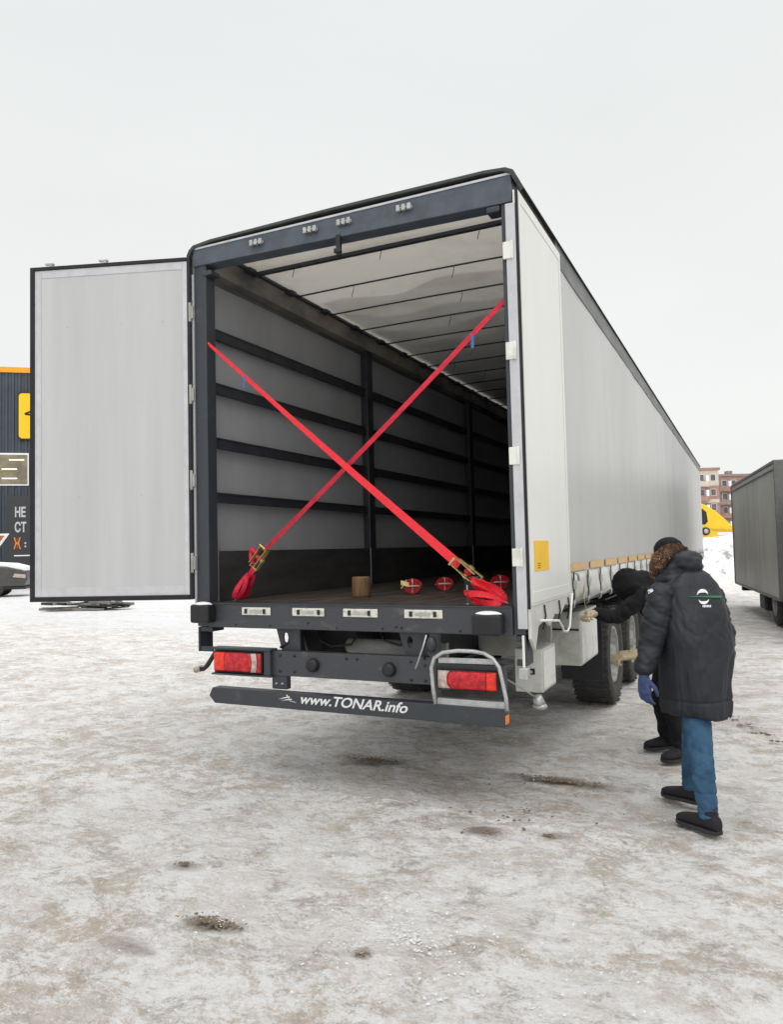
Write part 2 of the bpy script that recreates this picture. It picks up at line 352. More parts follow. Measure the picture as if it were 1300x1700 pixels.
# rear frame: posts, header, sill
for s, xi, xo in ((-1, -1.158, -1.272), (1, 1.196, 1.272)):
    p = mb().box((xi, 0, 1.09), (xo, .11, 3.86)); p.build('rear_post', M['frame'], tr, .006)
for s in (-1, 1):   # lower brackets of the posts
    p = mb(); x0 = s * 1.272; x1 = s * 1.14 if s < 0 else 1.205
    p.box((x0, .004, .90), (s * 1.255, .16, 1.085)); p.box((x0, .010, 1.05), (x1, .15, 1.085)); p.box((s * 1.254, .012, .90), (x1, .03, .94))
    p.build('post_bracket', M['frame'], tr, .004)
# header with gentle arch to the underside
hp = [(-1.272, -.012, 3.858), (1.272, -.012, 3.812), (1.272, -.012, 3.99), (-1.272, -.012, 3.99)]
hd = mb().prism(hp, (0, .13, 0)).build('header_beam', M['header'], tr, .006)
mb().box((-1.272, -.018, 3.985), (1.272, -.013, 4.0)).build('header_edge_strip', M['trim'], hd)
for s in (-1, 1): mb().box((s * 1.10, -.010, 3.77), (s * 1.19, .1, 3.81)).build('header_gusset', M['frame'], tr, .01)
for x in (-.665, -.20, .075, .535):
    k = mb()
    k.box((x - .055, -.022, 3.915), (x + .055, -.0125, 3.935))
    for dx in (-.04, .0, .04):
        k.box((x + dx - .013, -.045, 3.905), (x + dx + .013, -.0215, 3.945))
    k.tube([(x - .055, -.035, 3.925), (x + .055, -.035, 3.925)], .006, 8)
    k.build('lock_keeper', M['galv'], hd, .002)
k = mb().box((.0, -.02, 3.70), (.035, .01, 3.852)); k.box((-.012, -.032, 3.72), (.047, -.012, 3.752)); k.build('door_catch', M['black'], tr, .004)
# sill beam
sill = mb().box((-1.15, -.02, 1.088), (1.195, .06, ZF)); sb = sill.build('sill_beam', M['beam'], tr, .005)
mb().box((-1.155, -.026, ZF - .004), (1.19, .07, ZF + .006)).build('sill_cap', M['frame'], sb, .002)
for x, wd in ((-.715, .125), (-.275, .13), (.137, .132), (.60, .135)):
    z = 1.212
    k = mb().box((x - wd, -.030, z - .028), (x + wd, -.0205, z + .028)); ko = k.build('lock_keeper', M['keeper'], sb, .006)
    for dx in ((-.085, .075), (-.075, .09), (-.08, .07), (-.085, .085))[int(x > -.5) + int(x > 0) + int(x > .5)]: mb().box((x + dx - .012, -.038, z - .017), (x + dx + .010, -.0305, z + .017)).build('keeper_slot', M['black'], ko, .002)
    mb().box((x - .055, -.034, z - .012), (x + .05, -.0305, z + .012)).build('keeper_bar', M['galv'], ko, .002)
for x, z in ((-.28, 1.135), (.40, 1.125), (.44, 1.12)):
    mb().tube([(x, -.024, z), (x, -.019, z)], .008, 8).build('bolt', M['black'], sb)
for x0, x1, z0, z1 in ((-1.245, -1.075, 1.125, 1.262), (.962, 1.152, 1.095, 1.225)):
    k = mb().box((x0, -.125, z0), (x1, -.021, z1)); bo = k.build('rubber_buffer', M['black'], tr, .018, 3)
    k = mb(); k.ell(((x0 + x1) / 2, -.07, z1 - .004), ((abs(x1 - x0) * .46, 0, 0), (0, .045, 0), (0, 0, .022)), 20, 10); k.build('snow_cap', M['snow'], bo)
# floor
fl = mb().box((-1.2, .071, ZF - .04), (1.2, LEN, ZF)).build('cargo_floor', M['floor'], tr)
sc_ = mb()
for (x0, y0, x1, y1, ww) in ((-.6, .2, -.1, 2.6, .006), (.1, .15, .5, 2.2, .005), (-.95, .25, .2, 1.0, .004), (.55, .1, .65, 1.7, .008), (.62, .12, 1.1, .35, .006)):
    d = V((x1 - x0, y1 - y0, 0)).normalized(); nn_ = V((-d.y, d.x, 0)) * ww
    sc_.prism([V((x0, y0, ZF + .001)) - nn_, V((x1, y1, ZF + .001)) - nn_, V((x1, y1, ZF + .001)) + nn_, V((x0, y0, ZF + .001)) + nn_], (0, 0, .001))
sc_.build('floor_scuff', mat('scuffed_plywood', (.22, .19, .16), .7, var=.3, scale=9), fl)
# left side seen from within: kickboard, slats, pillars, curtain inner face, top rail
pil_y = [2.83, 6.2, 9.6, 13.0, 16.4]
ys = [.11] + pil_y + [LEN - .1]
for s in (-1, 1):
    cur = mb(); nseg = 160
    # curtain: a thin sheet with slight waves, closed thickness
    y0 = .11 if s < 0 else 1.12
    vin = []; vout = []
    for i in range(nseg + 1):
        y = y0 + (LEN - y0) * i / nseg
        for z in [1.28, 1.6, 2.0, 2.5, 3.0, 3.5, 3.83]:
            wv = .006 * noise.noise(V((y * 1.3, z * .5, s * 4))) + .004 * noise.noise(V((y * 4, z * .8, s)))
            vout.append((s * (1.282 + wv), y, z)); vin.append((s * (1.279 + wv), y, z))
    nz_ = 7
    fo = [(i * nz_ + j, (i + 1) * nz_ + j, (i + 1) * nz_ + j + 1, i * nz_ + j + 1) for i in range(nseg) for j in range(nz_ - 1)]
    cur.m(0).add(vout, fo, True); cur.m(1).add(vin, [tuple(reversed(f)) for f in fo], True)
    co = cur.build('side_curtain', [M['curtain'], M['curtin']], tr, fix=False)
    if s > 0: curtR = co
    # top rail
    mb().box((s * 1.17, .11, 3.835), (s * 1.268, LEN, 3.995)).build('top_rail', M['rail'], tr)
    mb().box((s * 1.269, y0 if s > 0 else .0, 3.80), (s * 1.292, LEN, 3.99)).build('curtain_track', mat('curtain_track_grey', (.20, .21, .205), .5, metal=.3, var=.2, scale=6, stretch=(1, .3, 1)), tr, .004)
    mb().box((s * 1.14, .11, 3.99), (s * 1.17, LEN, 4.012)).build('roof_runner', M['slat'], tr)
    yy = .5
    while yy < LEN:
        mb().box((s * 1.10, yy, 3.965), (s * 1.168, yy + .09, 4.0)).build('roof_carriage', M['slat'], tr, .004); yy += .62
    # kickboard
    mb().box((s * 1.20, .111, ZF + .001), (s * 1.235, LEN, 1.655)).build('kickboard', M['kick'], tr, .003)
    mb().box((s * 1.199, .112, ZF + .001), (s * 1.190, .16, 1.655)).build('kickboard_end_strip', M['galv'], tr, .002)
    for y in pil_y:
        k = mb().box((s * 1.185, y - .07, ZF + .001), (s * 1.262, y + .07, 3.834)); k.build('side_pillar', M['slat'], tr, .01)
        if s < 0:
            mb().box((s * 1.183, y - .085, ZF + .001), (s * 1.176, y - .073, 1.66)).build('pillar_edge_strip', M['galv'], tr)
    for i in range(len(ys) - 1):
        a = ys[i] + (.071 if i else 0.002); b_ = ys[i + 1] - .071
        for z0, z1 in ((2.035, 2.115), (2.462, 2.55), (2.895, 2.985), (3.325, 3.415)):
            k = mb().box((s * 1.215, a, z0), (s * 1.245, b_, z1)); k.box((s * 1.209, a + .001, z1 - .016), (s * 1.216, b_ - .001, z1 - .002)); k.box((s * 1.209, a + .001, z0 + .002), (s * 1.216, b_ - .001, z0 + .016))
            k.build('side_slat', M['slat'], tr, .003)
# front bulkhead
mb().box((-1.272, LEN, 1.1), (1.272, LEN + .06, 4.0)).build('front_wall', M['curtain'], tr, .005)
# roof tarpaulin with sag between bows, dark edge cap, bows
rf = mb(); nb = 33; vs = []
nyy = 200
for i in range(nyy + 1):
    y = .05 + (LEN - .05) * i / nyy
    for j in range(13):
        x = -1.16 + 2.32 * j / 12
        ph = ((y - .6) / .62) % 1
        vs.append((x, y, 4.020 - .010 * math.sin(math.pi * ph) * (1 - (x / 1.2) ** 4) + .010 * (1 - (x / 1.2) ** 2) + .004 * noise.noise(V((x * 3, y * 2, 0)))))
fo = [(i * 13 + j, i * 13 + j + 1, (i + 1) * 13 + j + 1, (i + 1) * 13 + j) for i in range(nyy) for j in range(12)]
rf.add(vs, fo, True); rfo = rf.build('roof_tarpaulin', M['roof'], tr, fix=False)
for s in (-1, 1):
    mb().prism([(s * 1.155, 0, 4.030), (s * 1.272, 0, 4.001), (s * 1.305, 0, 3.962), (s * 1.312, 0, 3.962), (s * 1.285, 0, 4.015), (s * 1.155, 0, 4.046)], (0, LEN, 0)).build('roof_edge', M['roofcap'], tr)
M['shade_sheet'] = mat('translucent_shade_sheet', (.84, .85, .86), .6, var=.04, trans=.70)
for q_, ystart in enumerate([1.6 + .62 * i_ for i_ in range(9)]):  # unseen sheets added above the roof so the interior darkens with depth
    k = mb(); vs = []
    for i in range(61):
        y = ystart + (LEN - .2 - ystart) * (i / 60) ** 1.6
        for j in range(17):
            x = -1.10 + 2.2 * j / 16; yy = y + .5 * noise.noise(V((x * 1.2, 0, 2 + q_ * 3))) * max(0, 1 - i / 10)
            vs.append((x, yy, 4.056 + q_ * .0035 + .001 * noise.noise(V((x * 2, y, q_)))))
    k.add(vs, [(i * 17 + j, i * 17 + j + 1, (i + 1) * 17 + j + 1, (i + 1) * 17 + j) for i in range(60) for j in range(16)], True)
    k.build('added_shade_layer', M['shade_sheet'], tr, fix=False)
# rear roof lip: rounded at both ends
lip = []
for x, z in ((-1.325, 3.945), (-1.30, 3.99), (-1.26, 4.020), (-1.1, 4.036), (0, 4.05), (1.1, 4.046), (1.24, 4.034), (1.29, 4.008), (1.315, 3.955)): lip.append((x, -.03, z))
lw = [(x * .985, -.03, z - .022) for (x, y, z) in reversed(lip)]
mb().prism(lip + lw, (0, .16, 0)).build('roof_lip', M['roofcap'], tr, .004)
y = .62; i = 0
while y < LEN - .3:
    k = mb()
    if i == 0: k.box((-1.16, y - .02, 3.962), (1.16, y + .02, 3.99))
    else:
        k.tube([(-1.14, y, 3.985), (-.6, y, 3.992), (0, y, 3.995), (.6, y, 3.992), (1.14, y, 3.985)], .008, 8)
    bo = k.build('roof_bow', M['slat'], tr)
    st = mb()
    for xx in ((-.75, .05, .85), (-.55, .4), (.25,), (-.1, .7), (.5,), (-.3,))[i % 6]:
        st.tube([(xx, y, 3.985), (xx + .004, y - .004, 3.96), (xx - .012, y, 3.915), (xx - .02, y + .004, 3.89)], .003, 6)
    st.build('hanging_cord', M['black'], bo)
    y += .62 if i else .66; i += 1
# hinges on both rear posts
for z in (3.50, 2.86, 2.20, 1.57):
    for s, x in ((1, 1.235), (-1, -1.278)):
        k = mb()
        if s > 0: k.box((1.208, -.030, z - .055), (1.262, -.0185, z + .055)); k.tube([(1.266, -.026, z - .058), (1.266, -.026, z + .058)], .010, 10)
        else: k.box((x - .020, -.03, z - .05), (x + .012, -.001, z + .05)); k.tube([(x - .015, -.03, z - .075), (x - .015, -.03, z + .075)], .012, 10)
        k.build('door_hinge', M['white'] if s > 0 else M['tank'], tr, .003)
        kb = mb()
        for dz in (-.085, .085): kb.tube([(x + .01 * s, -.012, z + dz), (x + .01 * s, -.001, z + dz)], .008, 8)
        kb.build('hinge_bolt', M['galv'], tr)
mb().box((1.228, -.020, 1.13), (1.2905, -.0125, 3.80)).build('post_trim', M['trim'], tr, .003)
mb().box((-1.288, -.012, 1.25), (-1.273, .03, 3.80)).build('post_trim', M['trim'], tr, .003)
# ---- left door: swung open about 140 degrees, inner face to the camera
def door(hx, hy, dx, dy, wd, z0, z1, mt, seal_w, flip, name='rear_door', T=.05, full=True):
    d = V((dx, dy, 0)).normalized(); n = V((d.y, -d.x, 0)) * flip; up = V((0, 0, 1)); h = V((hx, hy, 0))
    def bx(a0, a1, b0, b1, t0, t1):  # along door, height, depth along normal
        q = mb(); q.obox(h + d * (a0 + a1) / 2 + up * (b0 + b1) / 2 + n * (t0 + t1) / 2, d * (a1 - a0) / 2, up * (b1 - b0) / 2, n * (t1 - t0) / 2); return q
    dr = bx(.0, wd, z0, z1, -T, 0).build(name, mt, tr, .003)
    s_ = bx(-.006, seal_w, z0 - .015, z1 + .015, -T - .002, .010) if full else bx(-.006, .002, z0 - .01, z1 + .01, -.018, .002)
    for a in () if not full else ((wd - seal_w * 1.5, wd + .01, z0 - .015, z1 + .015), (seal_w, wd - seal_w * 1.5, z0 - .015, z0 + .02), (seal_w, wd - seal_w * 1.5, z1 - .012, z1 + .015)):
        q = bx(a[0], a[1], a[2], a[3], -.03, .0135); s_.add(q.v, q.f)
    s_.build('door_seal', M['seal'], dr, .003)
    f = mb()
    e0 = seal_w + .004; e1 = wd - seal_w * 1.5 - .004
    if not full: e1 = wd - .002
    for a in ((e0, e0 + .035, z0 + .022, z1 - .014), (e1 - .05, e1, z0 + .022, z1 - .014), (e0 + .036, e1 - .051, z0 + .022, z0 + .09), (e0 + .036, e1 - .051, z1 - .075, z1 - .014)):
        q = bx(a[0], a[1], a[2], a[3], .0005, .004); f.add(q.v, q.f)
    f.build('door_trim', M['trim'] if name == 'rear_door' and mt is M['door'] else mt, dr, .0015)
    return dr, h, d, n, up, bx
dL = V((-2.534, -.455, 0)) - V((-1.292, -.03, 0))
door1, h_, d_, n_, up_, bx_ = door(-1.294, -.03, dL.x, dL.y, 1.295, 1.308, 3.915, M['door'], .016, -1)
door1['label'] = 'open left rear door with pale grey inner panel'
for a in (.70, 1.15):
    bx_(a - .012, a + .012, 3.931, 3.9565, -.05, -.02).build('lock_rod_cam', M['galv'], door1, .003); bx_(a - .02, a + .05, 3.957, 3.972, -.05, -.02).build('rod_end_plate', M['galv'], door1, .003)
    p0 = h_ + d_ * a - n_ * .075; mb().tube([p0 + up_ * 1.26, p0 + up_ * 3.90], .014, 10).build('lock_rod', M['galv'], door1)
for a, z in ((.22, 3.44), (.55, 3.44), (1.0, 3.44), (.4, 2.1), (.9, 2.1)):
    q0 = h_ + d_ * a + n_ * .002; mb().tube([q0 + up_ * z, q0 + n_ * .003 + up_ * z], .004, 6).build('rivet', M['galv'], door1)
# ---- right door folded back along the side
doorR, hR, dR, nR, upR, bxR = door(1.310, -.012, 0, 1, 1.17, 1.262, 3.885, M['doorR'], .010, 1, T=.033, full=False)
doorR['label'] = 'pale right rear door folded flat back along the side'
mb().box((1.3105, .115, 1.478), (1.314, .48, 1.672)).build('yellow_sticker', M['yellow'], doorR)
k = mb()
for i in range(3): k.box((1.3142, .18, 1.495 + i * .014), (1.3148, .25, 1.500 + i * .014))
k.build('sticker_print', M['black'], doorR)
# door retaining hook and bent rod on the side
k = mb(); k.tube([(1.36, 1.10, 1.43), (1.365, 1.17, 1.415), (1.365, 1.19, 1.37)], .009, 8); k.build('door_retainer', M['galv'], tr)
P = [ray(u, v, 'x', 1.34) for u, v in ((897, 1030), (928, 1030), (934, 1040), (936, 1047), (942, 1048), (946, 1040), (948, 1010), (950, 985))]
mb().tube(P, .0085, 8).build('bent_rod', M['white'], tr)
# ---- curtain hem, straps, buckles, reflective markers on the right side
hm = mb(); vs = []; n2 = 320
for i in range(n2 + 1):
    y = 1.13 + (LEN - 1.2) * i / n2; sg = .006 * math.sin(y * 8.9) + .01 * noise.noise(V((y * 3, 0, 0)))
    for z, xo in ((1.425, 1.2845), (1.36, 1.294), (1.27, 1.303), (1.195 + sg * 1.6, 1.300 + sg)): vs.append((xo, y, z))
fo = [(i * 4 + j, (i + 1) * 4 + j, (i + 1) * 4 + j + 1, i * 4 + j + 1) for i in range(n2) for j in range(3)]
hm.add(vs, fo, True)
for p in list(vs): pass
ho = hm.build('curtain_hem', M['hem'], curtR, fix=False)
sd = ho.modifiers.new('t', 'SOLIDIFY'); sd.thickness = .004
y = 1.26
while y < LEN - .3:
    k = mb().box((1.306, y, 1.215), (1.311, y + .045, 1.43)); so_ = k.build('curtain_strap', M['black'], curtR, .001)
    k = mb().box((1.3115, y - .012, 1.30), (1.325, y + .055, 1.365)); k.build('strap_buckle', M['galv'], curtR, .003)
    k = mb().tube([(1.31, y + .02, 1.22), (1.306, y + .02, 1.165), (1.285, y + .02, 1.150)], .006, 8); k.build('strap_hook', M['galv'], curtR)
    y += .58
y = 1.27; ob = mat('amber_reflective_tape', (.72, .46, .20), .4, var=.12, scale=20)
while y < 12:
    mb().box((1.3115 if False else 1.2915, y, 1.435), (1.2955, y + .62, 1.495)).build('reflective_strip', ob, curtR); y += .78
# side rail under curtain, crumpled tarpaulin behind rear door
mb().box((1.225, .115, 1.165), (1.277, LEN, 1.279)).build('side_rail', M['frame'], tr, .004)
mb().box((-1.225, .115, 1.165), (-1.277, LEN, 1.279)).build('side_rail', M['frame'], tr, .004)
k = mb(); k.prism([(1.29, -.01, 1.27), (1.29, -.01, 1.07), (1.29, .08, .985), (1.29, .17, 1.13), (1.29, .34, 1.16), (1.29, .48, 1.10), (1.29, .62, 1.17), (1.29, .80, 1.15), (1.29, .95, 1.21), (1.29, 1.12, 1.19), (1.29, 1.12, 1.27)], (.02, 0, 0))
k.build('loose_tarpaulin_edge', M['hem'], tr, .003)
for yy in (.30, .72, 1.02): mb().tube([(1.318, yy, 1.255), (1.32, yy + .02, 1.18), (1.312, yy - .03, 1.10)], .006, 6).build('lashing_strap', M['black'], tr)
mb().box((1.246, -.004, .88), (1.262, .02, 1.0895)).build('lock_bar', M['white'], tr, .003)
k = mb().box((1.225, -.03, .82), (1.285, .03, .895)); k.build('bar_foot', M['galv'], tr, .008)
# ---- chassis, cross members, light beam, underride bar
for s in (-1, 1):
    k = mb(); x = s * .46
    k.box((x - .07, .15, 1.06), (x + .07, LEN, 1.085)); k.box((x - .01, .15, .80), (x + .01, LEN, 1.06)); k.box((x - .07, .15, .775), (x + .07, LEN, .80)); k.build('chassis_rail', M['chassis'], tr)
    # holed gusset plate at the rear of the rail
    k = mb(); gx = s * .49
    outer = [(-.10, .087), (-.02, .087), (.10, .087), (.10, .01), (.10, -.068), (.02, -.068), (-.055, -.068), (-.078, .01)]; inner = [(-.02 + .022 * math.cos(R(t_)), .02 + .040 * math.sin(R(t_))) for t_ in (135, 90, 45, 0, -45, -90, -135, 180)]
    vs = [(gx + x, yy_, 1.0 + z) for yy_ in (.045, .062) for pl in (outer, inner) for x, z in pl]; fs = []
    for a_ in range(8):
        b_ = (a_ + 1) % 8; fs += [(a_, b_, 8 + b_, 8 + a_), (16 + a_, 24 + a_, 24 + b_, 16 + b_), (a_, 16 + a_, 16 + b_, b_), (8 + a_, 8 + b_, 24 + b_, 24 + a_)]
    k.add(vs, fs); k.build('gusset_plate', M['frame'], tr)
for y in [.55 + i * 1.1 for i in range(18)]:
    mb().box((-1.22, y, 1.13), (1.22, y + .08, 1.22)).build('cross_member', M['chassis'], tr)
mb().box((-.39, .35, .90), (-.10, .37, 1.07)).build('rear_cross_plate', M['chassis'], tr, .004)
k = mb().tube([(-.14, .30, .945), (-.12, .30, .945), (.50, .30, .945), (.52, .30, .945)], [.045, .055, .055, .045], 20); k.build('air_tank', M['tank'], tr)
k = mb().box((.55, .28, .86), (.64, .32, .99)); k.build('tank_bracket', M['tank'], tr, .004)
# light beam
lb = mb().box((-1.105, -.015, .757), (.68, .06, .932)); lb.box((.6805, -.012, .742), (1.13, .055, .90))
lb.box((-1.105, -.055, .745), (-.58, .055, .7565)); lb.box((-1.105, -.055, .9325), (-.58, .04, .945)); lbo = lb.build('light_beam', M['beam'], tr, .003)
mb().box((-.64, -.048, .758), (-.585, -.016, .931)).build('lamp_side_plate', M['frame'], lbo, .003)
for x, z in ((-.244, .845), (.345, .842)):
    k = mb().tube([(x, -.016, z), (x, -.03, z), (x, -.055, z), (x, -.06, z)], [.048, .048, .040, .030], 20); k.build('rubber_stop', M['black'], tr)
for pts_ in ([(-.33, .20, 1.08), (-.30, .18, .99), (-.20, .16, .955), (-.05, .18, .97), (.02, .22, 1.08)], [(.20, .15, 1.08), (.24, .13, 1.01), (.36, .12, .985), (.47, .15, 1.03), (.50, .2, 1.09)], [(-.39, .1, 1.05), (-.36, .08, .96), (-.33, .05, .92)], [(-.55, .03, .95), (-.48, .05, .99), (-.44, .1, 1.06)], [(.60, .02, 1.05), (.585, -.01, .98), (.60, -.02, .92)]):
    mb().tube(pts_, .009, 8).build('air_hose', M['black'], tr)
for x, z in ((-.52, .90), (-.52, .79), (-.40, .90), (-.40, .79), (.50, .90), (.50, .78), (.60, .88), (.60, .78), (.02, .90), (.10, .90)):
    mb().tube([(x, -.0155, z), (x, -.023, z)], .009, 6).build('bolt', M['chassis'], tr)
for x in (-.9, -.6, -.05, .3, .85): mb().tube([(x, -.0205, 1.11), (x, -.027, 1.11)], .007, 6).build('bolt', M['chassis'], tr)
for x in (-.56, -.51): mb().tube([(x, -.0055, .70), (x, -.013, .70)], .009, 6).build('bolt', M['galv'], tr)
# tail lamps: housing with curved clear, red and orange lens fields
def lamp(x0, x1, z0, z1, side):
    o = mb().box((x0, -.05, z0), (x1, -.0155, z1)).build('tail_lamp', M['black'], tr, .012, 3)
    o['label'] = 'rectangular red and orange tail lamp'
    zc = (z0 + z1) / 2; hz = (z1 - z0) / 2 - .008; W = x1 - x0
    def fld(a, b, nm, m, cur0=0, cur1=0, rw=7):
        q = mb(); N_ = 12; A = []; Bq = []
        for i in range(N_ + 1):
            t = -1 + 2 * i / N_; off = math.sqrt(max(0, 1 - t * t * .92)) - .28
            A.append(a + cur0 * off); Bq.append(b + cur1 * off)
        vs = []
        for i in range(N_ + 1):
            t = -1 + 2 * i / N_; z = zc + hz * t
            for j in range(rw):
                x = A[i] + (Bq[i] - A[i]) * j / (rw - 1); yy = -.0515 - .010 * (1 - t ** 4) * (1 - (2 * (x - x0) / W - 1) ** 6) - (.0012 if j % 2 else 0)
                vs.append((x, yy, z))
        fs = [(i * rw + j, i * rw + j + 1, (i + 1) * rw + j + 1, (i + 1) * rw + j) for i in range(N_) for j in range(rw - 1)]
        q.add(vs, fs, True); ob_ = q.build(nm, m, o, fix=False); sdd = ob_.modifiers.new('t', 'SOLIDIFY'); sdd.thickness = .006; sdd.offset = 0
    e_ = .008
    if side > 0:
        fld(x0 + e_ + .004, x0 + .095, 'clear_lens', M['clear'], -.0, -.030)
        fld(x0 + .098, x0 + W * .82, 'red_lens', M['red'], -.030, 0, 13); fld(x0 + W * .82 + .002, x1 - e_, 'orange_lens', M['orange'])
    else:
        fld(x1 - .100, x1 - e_ - .045, 'clear_lens', M['clear'], .03, .022)
        fld(x1 - .050, x1 - e_ + .002, 'red_lens', M['red'], .022, 0, 4)
        fld(x0 + W * .25, x1 - .103, 'red_lens', M['red'], 0, .03, 13); fld(x0 + e_, x0 + W * .25 - .002, 'orange_lens', M['orange'])
lamp(-1.085, -.655, .768, .918, -1)
lamp(.692, 1.098, .742, .868, 1)
# outrigger marker lamp on a bent arm at the left
k = mb().tube([(-1.10, -.01, .90), (-1.17, -.02, .80), (-1.20, -.02, .775), (-1.25, -.02, .772)], [.016, .018, .016, .02], 12); mo = k.build('marker_arm', M['black'], tr)
k = mb().tube([(-1.25, -.055, .772), (-1.25, .02, .772)], .024, 14); k.build('marker_lens', M['clear'], mo)
# uprights and underride bar
for x0, x1 in ((-.60, -.475), (.63, .69)):
    mb().box((x0, -.005, .66), (x1, .05, .80 if x0 < 0 else 1.09)).build('underride_upright', M['frame'], tr, .004)
ub = mb(); prof = [(-1.135, .588), (-1.105, .648), (1.135, .640), (1.135, .530), (-1.085, .535)]
ub.prism([(x, -.045, z) for x, z in prof], (0, .09, 0)); ubo = ub.build('underride_bar', M['frame'], tr, .006)
M['poster'] = mat('worn_white_lettering', (.70, .71, .72), .6, scale=40, col2=(.35, .35, .36), thr=(.25, .4))
text('www.TONAR.info', .094, (-.345, -.0475, .610), (1, 0, -.012), (0, 0, 1), 'lettering', M['poster'], ubo, shear=.32, bold=.0016, width=.815)
lg = mb()   # winged mark before the web address
for a, b_, c_ in (((-.52, .600), (-.43, .625), (-.42, .617)), ((-.50, .592), (-.41, .608), (-.405, .600)), ((-.455, .632), (-.445, .634), (-.415, .585)), ((-.43, .592), (-.39, .590), (-.37, .584))):
    lg.prism([(a[0], -.0475, a[1]), (b_[0], -.0475, b_[1]), (c_[0], -.0475, c_[1])], (0, -.001, 0))
lg.build('emblem', M['lettering'], ubo)
mb().box((1.1355, -.04, .545), (1.142, .03, .60)).build('side_reflector', mat('amber_reflector', (.85, .24, .02), .25), ubo, .002)
# folding steel ladder by the right lamp
P = [ray(u, v, 'y', -.085) for u, v in ((723, 1168), (719, 1140), (716, 1108), (721, 1092), (735, 1083), (760, 1080), (785, 1081), (803, 1084), (818, 1093), (829, 1108), (835, 1135), (840, 1158), (842, 1180))]
lad = mb().tube(P, .0125, 12).build('step_ladder', M['galv'], tr)
def plate(a, b, th, nm, y=-.08, dep=.05):
    p0 = ray(*a, 'y', y); p1 = ray(*b, 'y', y)
    k = mb().prism([p0, p1, p1 - V((0, 0, th)), p0 - V((0, 0, th))], (0, dep, 0)); return k.build(nm, M['galv'], lad, .004)
plate((727, 1091), (820, 1094), .035, 'ladder_rung', -.072, .012)
plate((726, 1158), (838, 1166), .055, 'ladder_rung', -.03, .05)
k = mb(); k.tube([ray(708, 1054, 'y', -.10), ray(702, 1075, 'y', -.11), ray(690, 1110, 'y', -.12)], .006, 8); k.build('release_lever', M['galv'], tr)
k = mb().ell(ray(716, 1070, 'y', -.02), ((.035, 0, 0), (0, .03, 0), (0, 0, .05)), 12, 8); k.build('lever_boss', M['frame'], tr)
# ---- side boxes
def chest(x0, x1, y0, y1, z0, z1):
    o = mb().box((x0, y0, z0), (x1, y1, z1)).build('tool_box', M['box'], tr, .008)
    mb().box((x1 + .0005, y0 + .03, z0 + .02), (x1 + .006, y1 - .03, z1 - .02)).build('lid', M['white'], o, .004)
    return o
c1 = chest(1.06, 1.25, .46, .84, .655, .945)
k = mb().box((1.09, .452, .775), (1.20, .4595, .815)); k.build('recess', M['black'], c1, .003); mb().box((1.115, .444, .785), (1.185, .4515, .803)).build('catch', M['galv'], c1, .002)
c2 = chest(.72, 1.25, 1.76, 2.50, .64, 1.085)
mb().box((.74, 1.752, .93), (1.235, 1.7595, .945)).build('seam', M['chassis'], c2)
mb().box((.50, 1.35, .76), (1.10, 1.37, 1.09)).build('mud_plate', M['tank'], tr, .004)
mb().box((1.10, 1.19, .93), (1.14, 1.24, 1.165)).build('box_hanger', M['tank'], tr, .004)
k = mb(); k.tube([(1.24, .34, .655), (1.25, .36, .60)], [.03, .04], 14); k.ell((1.252, .36, .590), ((.05, 0, 0), (0, .04, 0), (0, 0, .025)), 14, 8); k.build('side_lamp', M['galv'], tr)
k = mb(); k.tube([(1.05, .2, .80), (1.24, .35, .64)], .006, 6); k.build('lamp_cable', M['tank'], tr)
# ---- wheels
def wheel(cx, cy, s, first=[None]):
    if first[0] is None:
        rad = .50; n = 56; w2 = .19
        prof = [(-w2 * .80, .30), (-w2 * .98, .36), (-w2 * 1.03, .42), (-w2 * .95, .475), (-w2 * .86, .493), (-w2 * .5, .50), (0, .502), (w2 * .5, .50), (w2 * .86, .493), (w2 * .95, .475), (w2 * 1.03, .42), (w2 * .98, .36), (w2 * .80, .30)]
        e_ = bpy.data.objects.new('wheel', None); link(e_); WM[e_.name] = Matrix.Identity(4)
        t = mb(); rings = []
        for k in range(n):
            a = 2 * math.pi * k / n; rings.append([V((x, r_ * math.cos(a), r_ * math.sin(a))) for x, r_ in prof])
        vs = [p for rr_ in rings for p in rr_]; q = len(prof)
        fs = [(k * q + j, ((k + 1) % n) * q + j, ((k + 1) % n) * q + j + 1, k * q + j + 1) for k in range(n) for j in range(q - 1)]
        t.add(vs, fs, True)
        for k in range(n):
            a = 2 * math.pi * (k + .5) / n; rr_ = V((0, math.cos(a), math.sin(a))); tt = V((0, -math.sin(a), math.cos(a)))
            for xx in (-.152, -.075, 0, .075, .152):
                t.obox(V((xx, 0, 0)) + rr_ * .503, V((.030, 0, 0)), tt * .019 + V((.010 * (1 if k % 2 else -1), 0, 0)), rr_ * .003)
        t.build('tyre', M['tyre'], e_)
        t = mb(); rp = [(.15, .295), (.17, .285), (.16, .26), (.08, .24), (.06, .19), (.10, .12), (.12, .11), (.17, .10), (.175, .0)]
        vs = []; 
        for k in range(n):
            a = 2 * math.pi * k / n
            for x, r_ in rp: vs.append(V((x, max(r_, .001) * math.cos(a), max(r_, .001) * math.sin(a))))
        q = len(rp); t.add(vs, [(k * q + j, ((k + 1) % n) * q + j, ((k + 1) % n) * q + j + 1, k * q + j + 1) for k in range(n) for j in range(q - 1)], True)
        for k in range(10):
            a = 2 * math.pi * k / 10; c = V((.085, .155 * math.cos(a), .155 * math.sin(a))); t.tube([c, c + V((.03, 0, 0))], .013, 8)
        t.build('rim', M['rim'], e_); first[0] = e_; o = e_
    else:
        o = first[0].copy(); link(o)
        for ch in first[0].children: c = ch.copy(); link(c); c.parent = o
    o.parent = tr; o.location = (cx, cy, .495); o.rotation_euler.z = 0 if s > 0 else math.pi
